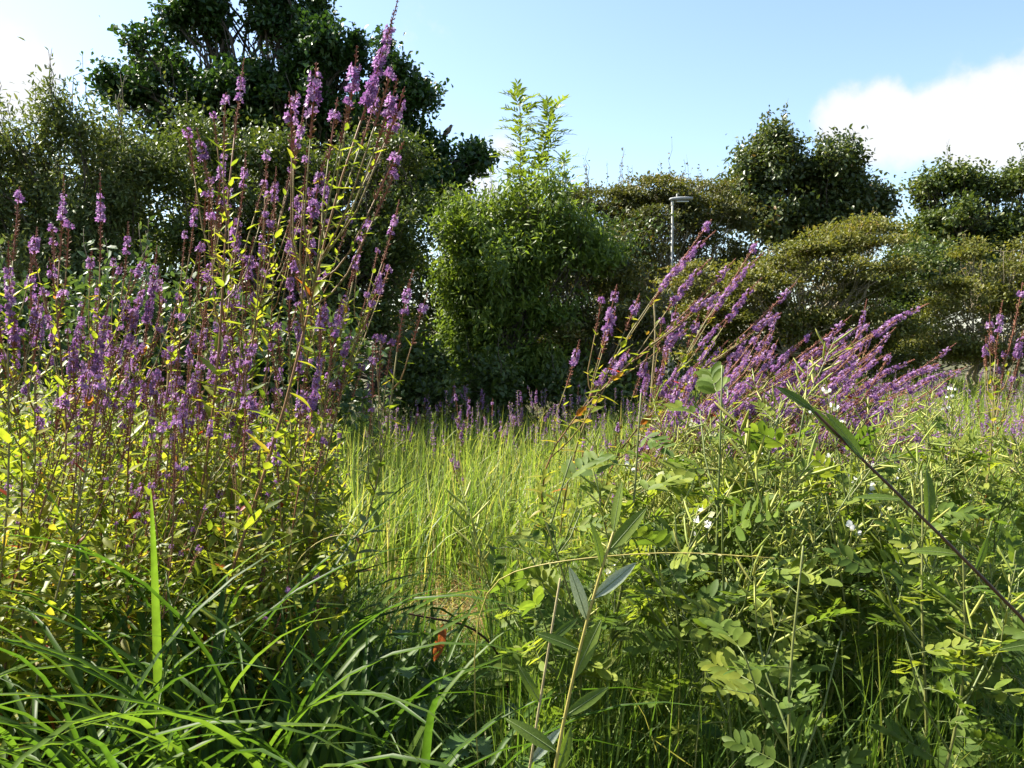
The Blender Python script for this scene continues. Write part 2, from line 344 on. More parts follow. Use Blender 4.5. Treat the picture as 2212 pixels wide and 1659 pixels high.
def woody(name, label, cat, base, lobes, leafmat, leaf, size, twigs, per, spread, flat=1.0, upb=.2, trunk_r=.12, barkmat='bark',
          droop=0.0, group=None, shell=.55, twig_len=.5, stick=0, seed=1, tmpl=None, out=1.0, multi=1, topk=.25, sub=5, under=-.75, sf=(.42, .78), holes=-.12, wave=.8):
    """A tree or shrub: tapered trunk and limbs to each lobe, branches to twig ends, leaves in clumps round the twigs.
    lobes: (centre Vector, (rx, ry, rz)). twigs = twig clumps per unit lobe weight, per = leaves per clump."""
    r = np.random.default_rng(seed)
    root = thing(name, label, cat, base, group)
    B = np.array(base); wood = MB(); lf = MB()
    cs = []; rs = []
    for c, x in lobes:
        for k in range(sub):
            u_ = unit(1, r)[0]; f = r.uniform(*sf); cs.append(np.array(c) + u_ * np.array(x) * r.uniform(.35, .72)); rs.append(np.array(x) * f * r.uniform(.85, 1.15, 3))
    cs = np.array(cs); rs = np.array(rs)
    wt = (rs[:, 0] * rs[:, 2] + rs[:, 1] * rs[:, 2]) ** .9; wt = wt / wt.sum()
    cen = (cs * wt[:, None]).sum(0); top = np.array([cen[0], cen[1], B[2] + (cen[2] - B[2]) * .55])
    starts = []
    for k in range(multi):
        off = np.array([r.normal() * .25, r.normal() * .2, 0]) if multi > 1 else np.zeros(3)
        tp = top + off * 1.5
        wood.tube(curve(B + off - [0, 0, .15], tp, 7, 0, .03, r) - B, np.linspace(trunk_r, trunk_r * .6, 7), 8); starts.append(tp)
    P = []; D = []
    nt_ = np.maximum(2, (twigs * wt).astype(int))
    for li, (c, rd) in enumerate(zip(cs, rs)):
        st = starts[li % multi]
        lim = curve(st, c, 6, -.05, .05, r); wood.tube(lim - B, np.linspace(trunk_r * .3, trunk_r * .1, 6), 6)
        n = nt_[li]; u = unit(n, r); u[:, 2] = np.where(u[:, 2] < under, -u[:, 2] * r.random(n), u[:, 2]); u = nrm(u)
        rad = shell + (1 - shell) * r.random(n) ** .6
        rad = rad * (1 + .16 * np.sin(u[:, 0] * 5 + li) * np.sin(u[:, 2] * 6 + 2 * li))
        rad = np.where(r.random(n) < .14, rad * r.uniform(1.1, 1.45, n), rad)
        p = c + u * rd * rad[:, None]
        P.append(p); D.append(nrm(u / rd * rd.mean() + np.array([0, 0, upb])))
        for q in p[:: max(1, n // 4)]:
            wood.tube(curve(lim[r.integers(2, 6)], q, 5, .04, .05, r) - B, np.linspace(trunk_r * .09, trunk_r * .03, 5), 4)
    P = np.concatenate(P); D = np.concatenate(D)
    kd = unit(6, r) * (2 * math.pi / wave) * r.uniform(.6, 1.5, (6, 1)); lump = np.sin(P @ kd.T + r.random(6) * 6.28).sum(1) / 2.4
    P = P[lump > holes]; D = D[lump > holes]
    if flat < .5:       # hawthorn sprays lie in tiers
        lay = .36 * wave; zz = P[:, 2] + .35 * np.sin(P[:, 0] * 2.3 + seed) + .3 * np.sin(P[:, 1] * 2.7 + P[:, 0]) + r.normal(size=len(P)) * .08; P[:, 2] += .45 * (np.round(zz / lay) * lay - zz); D[:, 2] = D[:, 2] * .35 - .12
    n = len(P)
    cnt = np.maximum(4, (per * (.5 + r.random(n))).astype(int))
    idx = np.repeat(np.arange(n), cnt); m = len(idx)
    tl = twig_len * (.6 + .8 * r.random(n))
    along = (r.random(m) * 1.35 - .95) * tl[idx]
    off = r.normal(size=(m, 3)) * spread * (.55 + .45 * r.random(m))[:, None]; off[:, 2] *= flat
    pos = P[idx] + D[idx] * along[:, None] * out + off
    pos[:, 2] = np.maximum(pos[:, 2], ground_z(pos[:, 0], pos[:, 1]) + .05)
    d = nrm(D[idx] * .5 + unit(m, r) + np.array([0, 0, -droop])); nn = nrm(unit(m, r) * (.8 if flat > .5 else .5) + np.array([0, 0, .8 if flat > .5 else 1.1]) + D[idx] * .3)
    tw = r.random(n) * .45
    tint = np.clip(tw[idx] + r.random(m) * .55 + .08 * (r.random(m) > .97), 0, 1)
    lf.inst(tmpl or T_DIAM, pos - B, d, nn, size * (.65 + .7 * r.random(m)), 0, tint)
    if stick:       # bare or thinly leaved shoots standing out of the outline
        hi = np.argsort(-P[:, 2])[: max(stick * 4, 8)]
        for q in P[r.choice(hi, stick)]:
            e = q + np.array([r.normal() * .12, r.normal() * .12, 1]) * topk * (1 + r.random())
            c_ = curve(q, e, 5, 0, .04, r); wood.tube(c_ - B, np.linspace(.008, .003, 5), 3)
            k = 10; tt = r.random(k); lp = q + (e - q) * tt[:, None]
            lf.inst(tmpl or T_DIAM, lp - B, nrm(unit(k, r) + [0, 0, .4]), unit(k, r), size * (.6 + .4 * r.random(k)), 0, r.random(k))
    obj('trunk', wood.mesh(name + '_wood', M[barkmat]), root)
    obj('crown', lf.mesh(name + '_leaves', M[leafmat], smooth=False), root)
    return root

def lobe(u, v, Y, ru, rv, rd):
    k = Y / F_PX
    return (W(u, v, Y), (ru * k, rd, rv * k))
def base(u, Y):
    x = (u - 1106) / F_PX * Y
    return (x, Y, float(ground_z(x, Y)))

woody('oak_tree', 'tall dark green oak reaching above the top edge behind the left hedge', 'tree', base(600, 16.5),
      [lobe(430, 50, 16.2, 60, 80, 1.0), lobe(420, -40, 16.4, 70, 80, .9), lobe(595, 60, 16.6, 55, 80, 1.0), lobe(690, 130, 16.2, 70, 80, 1.1), lobe(585, -20, 16.6, 55, 70, .9), lobe(665, 45, 16.6, 50, 55, .8), lobe(750, 120, 16.4, 30, 55, .6),
       lobe(350, 150, 16.2, 75, 50, 1.1), lobe(305, 215, 16, 65, 55, 1.0), lobe(470, 190, 16, 110, 75, 1.4), lobe(600, 220, 16, 120, 85, 1.5), lobe(740, 240, 16, 80, 80, 1.3),
       lobe(835, 150, 16.2, 35, 60, .8), lobe(870, 215, 16, 60, 65, 1.1), lobe(810, 320, 16.2, 100, 80, 1.4), lobe(500, 320, 16, 190, 80, 1.5), lobe(960, 360, 16.3, 85, 60, .9), lobe(1020, 355, 16.3, 40, 45, .6), lobe(900, 430, 16.3, 110, 70, 1.0)],
      'oak_leaf', 'oak', .10, 2200, 56, .11, seed=11, trunk_r=.2, shell=.15, twig_len=.26, tmpl=T_OAK, stick=20, topk=.4, sub=6, sf=(.3, .75), holes=-.55, wave=1.0)

woody('blackthorn_shrub', 'large dense small-leaved shrub under the oak behind the tall flower stand', 'shrub', base(650, 11.0),
      [lobe(430, 400, 10.4, 130, 110, 1.0), lobe(560, 370, 10.6, 140, 100, 1.0), lobe(700, 380, 10.8, 140, 110, 1.0), lobe(820, 400, 11, 100, 90, .9), lobe(780, 520, 10.8, 150, 120, 1.0),
       lobe(620, 530, 10.5, 170, 110, 1.0), lobe(450, 560, 10.3, 130, 110, .9), lobe(860, 620, 11, 90, 130, .8), lobe(700, 700, 10.6, 180, 130, .9), lobe(500, 720, 10.3, 180, 110, .9), lobe(860, 330, 11, 60, 50, .7)],
      'blackthorn_leaf', 'thorn', .06, 1100, 95, .12, sub=7, sf=(.3, .65), seed=12, trunk_r=.09, multi=4, shell=.4, twig_len=.35, stick=12, flat=.8)

woody('grey_willow_shrub', 'pale grey-green feathery shrub at the far left edge below the white cloud', 'shrub', base(90, 9.6),
      [lobe(60, 350, 9.4, 110, 90, .9), lobe(170, 290, 9.6, 110, 70, .9), lobe(-90, 360, 9.4, 120, 100, .9), lobe(230, 340, 9.6, 90, 90, .8), lobe(80, 470, 9.2, 160, 100, .9), lobe(270, 420, 9.6, 80, 70, .7), lobe(-60, 520, 9.2, 130, 110, .9),
       lobe(180, 580, 9.3, 120, 80, .8), lobe(40, 620, 9.2, 150, 90, .8)],
      'grey_leaf', 'willow', .068, 900, 85, .12, sf=(.3, .65), seed=13, trunk_r=.07, multi=4, shell=.4, twig_len=.45, stick=26, topk=.35, upb=.5, tmpl=T_NARROW)

woody('light_green_shrub', 'bright yellow-green rounded shrub with drooping leaves in the middle of the hedge', 'shrub', base(1090, 12.4),
      [lobe(970, 500, 12.0, 75, 65, .7), lobe(1050, 455, 12.2, 100, 55, .8), lobe(1160, 450, 12.4, 95, 60, .8), lobe(1230, 500, 12.3, 60, 60, .6), lobe(1050, 560, 11.9, 130, 90, .9), lobe(1290, 540, 12.5, 50, 50, .6), lobe(1180, 540, 12.2, 100, 100, .8), lobe(1000, 620, 12.0, 75, 80, .7),
       lobe(1110, 660, 12.1, 130, 100, .8), lobe(1030, 740, 12.1, 90, 100, .7), lobe(1130, 790, 12.2, 110, 90, .7)],
      'elder_leaf', 'elder', .10, 1000, 84, .13, holes=-.1, wave=.7, sub=8, sf=(.25, .7), seed=14, trunk_r=.05, multi=3, shell=.4, twig_len=.4, stick=30, droop=.7, topk=.35, tmpl=T_NARROW)

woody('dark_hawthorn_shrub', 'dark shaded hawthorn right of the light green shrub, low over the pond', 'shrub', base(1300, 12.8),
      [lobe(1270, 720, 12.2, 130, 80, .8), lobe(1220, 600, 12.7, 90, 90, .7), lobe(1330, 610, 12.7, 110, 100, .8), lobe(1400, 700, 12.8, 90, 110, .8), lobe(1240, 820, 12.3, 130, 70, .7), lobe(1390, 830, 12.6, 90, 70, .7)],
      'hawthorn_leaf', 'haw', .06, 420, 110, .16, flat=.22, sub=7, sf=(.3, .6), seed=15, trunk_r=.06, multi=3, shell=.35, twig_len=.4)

woody('brown_hawthorn_hedge', 'olive-brown layered hawthorn behind the street lamp', 'shrub', base(1400, 23),
      [lobe(1300, 440, 21.5, 110, 55, 1.4), lobe(1420, 430, 22, 120, 60, 1.4), lobe(1510, 415, 23, 90, 50, 1.2), lobe(1480, 450, 22.5, 90, 60, 1.2), lobe(1350, 470, 22.5, 120, 60, 1.2), lobe(1360, 520, 21, 140, 90, 1.5), lobe(1500, 510, 22, 110, 80, 1.4), lobe(1270, 560, 21, 90, 100, 1.3), lobe(1560, 480, 23, 60, 70, 1.2), lobe(1420, 640, 22.5, 170, 90, 1.5), lobe(1220, 440, 21.5, 60, 50, 1.2), lobe(1560, 600, 23, 90, 100, 1.3)],
      'hawthorn_leaf', 'haw', .085, 1000, 110, .24, flat=.2, wave=1.1, holes=-.3, sub=9, sf=(.26, .52), seed=16, trunk_r=.1, multi=4, shell=.4, twig_len=.6, stick=26, topk=.5, barkmat='twig')

woody('round_cherry_tree', 'rounded glossy green tree standing tallest on the right of the hedge', 'tree', base(1730, 27),
      [lobe(1680, 350, 26.6, 85, 75, 1.4), lobe(1640, 400, 26.4, 65, 70, 1.3), lobe(1770, 390, 26.6, 90, 65, 1.5), lobe(1840, 430, 26.6, 70, 55, 1.3), lobe(1700, 460, 26.2, 120, 70, 1.6), lobe(1680, 300, 26.8, 40, 35, .7), lobe(1800, 490, 26.4, 110, 60, 1.4), lobe(1880, 450, 26.8, 40, 40, .8)],
      'cherry_leaf', 'cherry', .14, 1000, 84, .2, wave=.8, holes=-.5, sub=7, sf=(.35, .75), seed=17, trunk_r=.16, shell=.45, twig_len=.55, stick=30, topk=.45, droop=.5, upb=.6, tmpl=T_OVAL)

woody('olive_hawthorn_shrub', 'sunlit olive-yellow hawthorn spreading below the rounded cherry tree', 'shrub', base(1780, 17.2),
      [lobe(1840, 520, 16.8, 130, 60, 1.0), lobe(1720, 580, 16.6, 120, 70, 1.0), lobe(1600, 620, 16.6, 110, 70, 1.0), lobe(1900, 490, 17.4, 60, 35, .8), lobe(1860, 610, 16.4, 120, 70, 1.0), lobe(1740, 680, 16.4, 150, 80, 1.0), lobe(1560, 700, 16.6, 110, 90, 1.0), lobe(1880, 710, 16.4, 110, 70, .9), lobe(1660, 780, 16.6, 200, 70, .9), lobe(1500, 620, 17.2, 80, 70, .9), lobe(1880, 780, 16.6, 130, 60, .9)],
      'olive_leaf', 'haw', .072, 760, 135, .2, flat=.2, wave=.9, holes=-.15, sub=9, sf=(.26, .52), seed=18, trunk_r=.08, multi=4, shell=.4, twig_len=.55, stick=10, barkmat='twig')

woody('far_oak_tree', 'broken-crowned green oak at the far right edge under the big cloud', 'tree', base(2120, 30),
      [lobe(2060, 380, 29.6, 50, 35, 1.0), lobe(2000, 410, 29.6, 50, 40, 1.0), lobe(2120, 420, 29.4, 70, 50, 1.2), lobe(2200, 390, 29.6, 50, 55, 1.2), lobe(2060, 480, 29.2, 110, 70, 1.6), lobe(2180, 500, 29, 100, 80, 1.6), lobe(2000, 540, 29, 80, 60, 1.4), lobe(2100, 590, 29, 130, 80, 1.5), lobe(2300, 430, 29.6, 80, 80, 1.5)],
      'blackthorn_leaf', 'oak', .13, 900, 84, .18, wave=.9, holes=-.45, sf=(.3, .65), seed=19, trunk_r=.2, shell=.45, twig_len=.5, stick=12, tmpl=T_OAK, topk=.6)

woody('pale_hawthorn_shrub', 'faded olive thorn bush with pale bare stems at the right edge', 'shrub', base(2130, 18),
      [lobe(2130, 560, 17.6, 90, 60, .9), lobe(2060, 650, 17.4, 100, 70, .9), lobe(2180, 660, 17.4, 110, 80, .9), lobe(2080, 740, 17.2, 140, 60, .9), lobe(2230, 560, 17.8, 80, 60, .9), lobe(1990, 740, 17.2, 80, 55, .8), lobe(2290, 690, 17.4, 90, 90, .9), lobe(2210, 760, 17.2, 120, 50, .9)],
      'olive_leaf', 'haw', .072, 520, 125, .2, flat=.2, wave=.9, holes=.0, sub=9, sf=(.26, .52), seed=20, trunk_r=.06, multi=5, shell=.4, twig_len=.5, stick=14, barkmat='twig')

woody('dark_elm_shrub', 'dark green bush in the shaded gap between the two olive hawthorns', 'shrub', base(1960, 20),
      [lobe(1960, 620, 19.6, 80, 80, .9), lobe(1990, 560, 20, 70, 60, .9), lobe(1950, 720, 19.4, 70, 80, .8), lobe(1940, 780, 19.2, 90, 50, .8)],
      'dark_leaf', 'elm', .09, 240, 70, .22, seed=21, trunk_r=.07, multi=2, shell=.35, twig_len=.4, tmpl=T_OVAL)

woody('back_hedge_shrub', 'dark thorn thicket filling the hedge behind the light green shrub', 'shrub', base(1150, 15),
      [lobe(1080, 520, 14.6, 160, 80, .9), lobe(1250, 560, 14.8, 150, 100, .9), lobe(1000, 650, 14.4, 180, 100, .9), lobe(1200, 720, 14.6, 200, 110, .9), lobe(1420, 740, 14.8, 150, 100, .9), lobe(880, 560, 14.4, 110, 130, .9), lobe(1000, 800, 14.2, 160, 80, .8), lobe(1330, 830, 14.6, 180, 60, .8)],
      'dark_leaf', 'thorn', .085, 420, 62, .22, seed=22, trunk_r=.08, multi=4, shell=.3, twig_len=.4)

woody('thorn_hedge', 'continuous dark thorn hedge closing the view low behind every bush', 'hedge', base(1100, 24),
      [lobe(u_, 660, 24, 170, 120, 1.0) for u_ in range(-500, 2800, 230)] + [lobe(u_, 770, 23.5, 170, 60, .8) for u_ in range(-450, 2800, 230)],
      'hawthorn_leaf', 'thorn', .15, 1300, 60, .3, holes=-9, seed=26, trunk_r=.08, multi=6, shell=.3, twig_len=.5, sub=4)

woody('hazel_shrub', 'mid-green hedge bush between the grey willow and the oak', 'shrub', base(300, 12.5),
      [lobe(200, 400, 12.4, 170, 100, .9), lobe(380, 380, 12.4, 150, 90, .9), lobe(60, 480, 12.4, 170, 110, .9), lobe(280, 520, 12.3, 180, 110, .9), lobe(120, 620, 12.2, 200, 90, .9), lobe(400, 620, 12.2, 200, 110, .9), lobe(-150, 480, 12.4, 150, 150, .9)],
      'blackthorn_leaf', 'hazel', .085, 700, 64, .2, seed=27, trunk_r=.06, multi=4, shell=.35, twig_len=.4, sub=6, tmpl=T_OVAL)

woody('bramble_thicket', 'low pale-leaved bramble thicket behind the left flower stand', 'bramble', base(350, 7.4),
      [lobe(40, 650, 7.2, 140, 70, .6), lobe(230, 660, 7.2, 140, 60, .6), lobe(420, 690, 7.3, 150, 70, .6), lobe(620, 740, 7.5, 150, 70, .6), lobe(100, 760, 7.0, 200, 90, .6), lobe(400, 800, 7.1, 220, 90, .6), lobe(640, 840, 7.3, 150, 80, .6), lobe(-120, 700, 7.2, 120, 110, .6)],
      'bramble_leaf', 'bramble', .075, 380, 46, .13, seed=23, trunk_r=.012, multi=5, shell=.5, twig_len=.25, stick=14, topk=.3, tmpl=T_OVAL)

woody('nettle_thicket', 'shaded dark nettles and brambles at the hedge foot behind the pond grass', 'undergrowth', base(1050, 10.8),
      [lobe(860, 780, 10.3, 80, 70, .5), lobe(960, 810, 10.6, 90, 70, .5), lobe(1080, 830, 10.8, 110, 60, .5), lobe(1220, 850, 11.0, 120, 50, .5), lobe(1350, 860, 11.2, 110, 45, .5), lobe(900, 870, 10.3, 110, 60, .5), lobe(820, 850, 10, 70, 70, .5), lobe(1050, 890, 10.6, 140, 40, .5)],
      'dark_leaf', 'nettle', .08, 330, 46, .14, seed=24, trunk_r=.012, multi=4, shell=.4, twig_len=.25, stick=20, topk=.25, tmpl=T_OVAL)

# ------------------------------------------------------------------ compound leaves
def compound_mesh(name, seed, L, pairs, ll, mat, stemmat, droop=.15, tmpl=T_LEAFLET, tint0=.3, tint1=.7):
    """Pinnate leaf along +Y, upper side +Z: rachis with paired leaflets and one at the end."""
    r = np.random.default_rng(seed); m = MB()
    n = 8; t = np.linspace(0, 1, n)
    sw = r.normal() * .08
    rac = lambda s: np.stack([sw * L * s * s, L * s * (1 - .12 * s), .10 * L * s - droop * L * s * s], -1)
    m.tube(rac(t), np.linspace(.0016, .0007, n) * (L / .16), 4, 1, .5)
    s = np.linspace(.28, .93, pairs)
    P = []; D = []; S = []
    for k, sk in enumerate(s):
        p = rac(np.array([sk]))[0]
        for sd in (-1, 1):
            a = math.radians(58 + r.normal() * 9 - 14 * sk)
            P.append(p); D.append((sd * math.sin(a), math.cos(a), .12 + r.normal() * .14)); S.append(ll * (.82 + .3 * math.sin(math.pi * (.2 + .7 * sk)) + r.normal() * .06))
    P.append(rac(np.array([1.0]))[0]); D.append((sw, .95, -.1 - droop)); S.append(ll)
    k = len(P)
    tn = np.clip(r.uniform(tint0, tint1, k), 0, 1)
    m.inst(tmpl, P, D, np.array([0, 0, 1.0]) + r.normal(size=(k, 3)) * .18, S, 0, tn)
    return m.mesh(name, [M[mat], M[stemmat]])

RUE_LEAVES = [compound_mesh('goats_rue_leaf', 100 + i, [.155, .18, .2, .165, .14, .19][i], [6, 6, 7, 6, 5, 7][i], [.040, .046, .050, .044, .038, .048][i], 'rue_leaf', 'rue_stem',
              [.1, .25, .35, .15, .05, .5][i], tint0=[.05, .2, .4, .0, .6, .1][i], tint1=[.5, .8, .95, .4, 1, .6][i]) for i in range(6)]
ASH_LEAVES = [compound_mesh('ash_leaf', 120 + i, .27, 5, .10, 'elder_leaf', 'rue_stem', [.2, .45, .7][i], tmpl=T_NARROW, tint0=.5, tint1=1) for i in range(3)]

def frame(d, up=(0, 0, 1)):
    """Rotation matrix with +Y along d and +Z near up."""
    y = Vector(d).normalized(); x = y.cross(Vector(up))
    if x.length < 1e-4: x = Vector((1, 0, 0))
    x.normalize(); z = x.cross(y)
    return Matrix((x, y, z)).transposed()
def place(loc, d, up=(0, 0, 1), s=1.0):
    return Matrix.LocRotScale(Vector(loc), frame(d, up).to_quaternion(), Vector((s, s, s)))

# two ash shoots rising out of the hedge
def ash_sapling(label, b, pts, seed, nleaf, start=.45):
    r = np.random.default_rng(seed)
    root = thing('ash_sapling', label, 'sapling', b, 'ash saplings in the hedge'); B = Vector(b)
    pts = [Vector(p) for p in pts]; path = np.array([[*p] for p in pts])
    t = np.linspace(0, 1, 16); ts = np.linspace(0, 1, len(path))
    P = np.stack([np.interp(t, ts, path[:, k]) for k in range(3)], -1)
    P += np.stack([.03 * np.sin(t * 9 + seed), .03 * np.cos(t * 7), 0 * t], -1)
    m = MB(); m.tube(P - np.array(B), np.linspace(.028, .005, 16), 6)
    obj('stem', m.mesh('ash_stem', M['twig']), root)
    for k in range(nleaf):
        s = start + (1 - start) * (k // 2 + .5) / (nleaf / 2)
        p = np.array([np.interp(s, t, P[:, j]) for j in range(3)])
        a = (k // 2) * 1.57 + (k % 2) * math.pi + r.normal() * .4
        d = Vector((math.cos(a), math.sin(a), .9 if s < .95 else 1.6))
        obj('leaf', ASH_LEAVES[r.integers(3)], root, place(Vector(p) - B, d, (0, 0, 1), (1.1 + .5 * r.random()) * (1.1 - .3 * s)))
ash_sapling('ash sapling with the highest thin leafy tip above the light green shrub', base(1130, 12.6), [base(1130, 12.6), W(1135, 700, 12.6), W(1130, 420, 12.6), W(1118, 212, 12.6)], 5, 64)
ash_sapling('bushier ash sapling tip just right of the highest one', base(1180, 12.9), [base(1180, 12.9), W(1160, 700, 12.9), W(1150, 430, 12.9), W(1188, 232, 12.9)], 6, 90)
ash_sapling('short dark ash tip against the sky above the brown hawthorn', base(1240, 14.6), [base(1240, 14.6), W(1240, 700, 14.6), W(1225, 480, 14.6), W(1222, 345, 14.6)], 8, 26, .6)

# ------------------------------------------------------------------ street lamp
def street_lamp():
    b = base(1449, 19.5); root = thing('street_lamp', 'grey street lamp on a pale pole half hidden in the hedge', 'street lamp', b)
    B = np.array(b); top = np.array(W(1453, 432, 19.5))
    h = top[2] - B[2]
    m = MB(); m.tube([[0, 0, -.1], [0, 0, 1.2]], [.07, .07], 12, cap=False); m.tube([[0, 0, 1.2], [0, 0, 1.26], [top[0] - B[0], 0, h]], [.06, .034, .026], 12)
    obj('pole', m.mesh('lamp_pole', M['lamp_metal']), root)
    x0 = top[0] - B[0]; L = .52
    sec = [(-.07, .05, .03), (-.03, .075, .055), (.1, .10, .075), (.3, .105, .065), (.44, .07, .045), (L - .07, .04, .03)]
    v = []; q = []
    for x, w, t in sec:
        z = h + .02 + .09 * x * .4
        for a in range(10):
            an = a * 2 * math.pi / 10; c, s_ = math.cos(an), math.sin(an)
            v.append((x0 + x, w * np.sign(c) * abs(c) ** .6, z + t * .6 * np.sign(s_) * abs(s_) ** .6))
    for i in range(len(sec) - 1):
        for a in range(10): q.append((i * 10 + a, i * 10 + (a + 1) % 10, (i + 1) * 10 + (a + 1) % 10, (i + 1) * 10 + a))
    m = MB(); m.raw(v, [(0, k + 1, k) for k in range(1, 9)] + [(50, 50 + k, 51 + k) for k in range(1, 9)], q)
    head = obj('lamp_head', m.mesh('lamp_head', M['lamp_head']), root)
    m = MB(); m.raw([(x0 + x, y, h - .03 + dz) for x, y in ((.08, -.07), (.36, -.065), (.36, .065), (.08, .07)) for dz in (0, -.02)],
                    None, [(0, 2, 4, 6), (1, 7, 5, 3), (0, 1, 3, 2), (2, 3, 5, 4), (4, 5, 7, 6), (6, 7, 1, 0)])
    obj('lens', m.mesh('lamp_lens', M['lamp_glass'], False), head)
    m = MB(); m.tube([[x0 + .1, 0, h + .06], [x0 + .1, 0, h + .13], [x0 + .1, 0, h + .135]], [.022, .02, .012], 8)
    obj('photocell', m.mesh('photocell', M['lamp_metal']), head)
    m = MB(); m.tube([[x0, 0, h - .12], [x0, 0, h + .02]], [.034, .034], 10)
    obj('collar', m.mesh('lamp_collar', M['lamp_head']), root)
street_lamp()

# ------------------------------------------------------------------ bird on the oak
def bird():
    p = W(964, 291, 16.2)
    root = thing('bird', 'small grey-brown bird perched on top of the low oak branch', 'bird', p)
    s = [(-.11, .012, -.055), (-.06, .02, -.035), (-.02, .045, 0), (.03, .055, .035), (.065, .045, .075), (.085, .03, .10), (.10, .033, .12), (.118, .024, .128), (.128, .008, .127)]
    m = MB(); m.tube([(x, 0, z + .03) for x, w, z in s], [w for _, w, _ in s], 12)
    obj('body', m.mesh('bird_body', M['feather']), root)
    m = MB(); m.tube([(.124, 0, .157), (.14, 0, .156), (.155, 0, .152)], [.008, .005, .001], 6); obj('beak', m.mesh('bird_beak', M['beak']), root)
    for y in (-.018, .018):
        m = MB(); m.tube([(.02, y, .03), (.025, y, 0), (.028, y, -.05)], [.006, .004, .004], 5); obj('leg', m.mesh('bird_leg', M['beak']), root)
    for y in (-1, 1):
        m = MB(); m.raw([(.06, y * .045, .10), (.0, y * .058, .07), (-.085, y * .02, -.012), (-.03, y * .05, .02), (.04, y * .056, .045)], [(0, 1, 4), (1, 3, 4), (1, 2, 3)])
        obj('wing', m.mesh('bird_wing', M['feather']), root)
    root.rotation_euler = (0, 0, math.radians(-20))
bird()

# ------------------------------------------------------------------ purple loosestrife
def spike_mesh(seed, L, b0, b1, dense=1.0):
    """Flower spike along +Z: brown seed capsules below b0, purple flowers to b1, red bud tip above."""
    r = np.random.default_rng(seed); m = MB()
    n = 12; t = np.linspace(0, 1, n); bx, by = r.normal(size=2) * .05 * L
    ax = lambda s: np.stack([bx * s * s, by * s * s, L * s], -1)
    m.tube(ax(t), np.linspace(.0028, .0012, n), 5, 1, .7)
    step = .0115; z = np.arange(.0, .985, step / L)
    bl = z < b1; z_low = z[z < b0 + .05]; z_mid = z[(z >= b0) & bl]; z_top = z[z >= b1]
    for zs, kind in ((z_low, 0), (z_mid, 1), (z_top, 2)):
        if len(zs) == 0: continue
        k = {0: 5, 1: 5, 2: 6}[kind]
        s = np.repeat(zs, k) + r.normal(size=len(zs) * k) * .006
        keep = r.random(len(s)) < ({0: .85, 1: .8, 2: 1}[kind] * dense) * (np.where(np.sin(s * L * 130 + seed) + .6 * np.sin(s * L * 57 + 2 * seed) > -.75, 1, .25) if kind == 1 else 1); s = np.clip(s[keep], 0, 1); c = len(s)
        a = r.random(c) * 2 * math.pi; rd = np.stack([np.cos(a), np.sin(a), np.zeros(c)], -1); p = ax(s) + rd * .002
        up = np.array([0, 0, 1.0])
        if kind == 0: m.inst(T_CAPS, p, rd + up * .9, up, .0125 * (.8 + .4 * r.random(c)), 1, r.random(c) * .8)
        elif kind == 2:
            f = (1 - s) / max(1 - b1, .01); m.inst(T_CAPS, p, rd * .6 + up, up, .009 * (.45 + .65 * f), 1, .55 + .35 * r.random(c))
        else:
            m.inst(T_CAPS, p, rd + up * .5, up, .008, 1, .5 + .4 * r.random(c))
            q = p + rd * .0075 + up * .003; fd = nrm(rd + up * .35 + r.normal(size=(c, 3)) * .25)
            e1 = nrm(np.cross(fd, up)); e2 = np.cross(e1, fd); ph = r.random(c) * 6.28
            sz = .0132 * (.7 + .45 * r.random(c)) * (1.15 - .5 * (s - b0) / max(b1 - b0, .01)); tn = np.clip(r.normal(.5, .25, c), 0, 1)
            for j in range(6):
                an = ph + j * math.pi / 3; d = np.cos(an)[:, None] * e1 + np.sin(an)[:, None] * e2 + fd * .45
                m.inst(T_PETAL, q, d, fd, sz, 0, np.clip(tn + r.normal(size=c) * .15, 0, 1))
    return m.mesh('loosestrife_spike', [M['petal'], M['calyx']], smooth=False)
SPIKES = {'full': [], 'half': [], 'spent': []}
for i, L in enumerate((.14, .2, .27, .34)):
    SPIKES['full'].append((spike_mesh(200 + i, L, .12, .76), L)); SPIKES['half'].append((spike_mesh(210 + i, L, .45, .76), L)); SPIKES['spent'].append((spike_mesh(220 + i, L, .8, .92, .9), L))
    SPIKES['full'].append((spike_mesh(230 + i, L * 1.1, .25, .85), L * 1.1)); SPIKES['half'].append((spike_mesh(240 + i, L * 1.15, .6, .82, .85), L * 1.15))

def pick_spike(r, L, mood):
    k = r.choice(['full', 'half', 'spent'], p=mood)
    return min(SPIKES[k], key=lambda s: abs(s[1] - L) + r.random() * .05)

LOOSE_LEAF = []
for i, tn in enumerate((.15, .4, .55, .65, .82, .95)):
    m = MB(); m.inst(T_LANCE if i % 2 else T_LANCE_UP, [[0, 0, 0]], [[0, 1, 0]], [[0, 0, 1]], 1.0, 0, tn); LOOSE_LEAF.append((tn, m.mesh('loosestrife_leaf', M['loose_leaf'])))

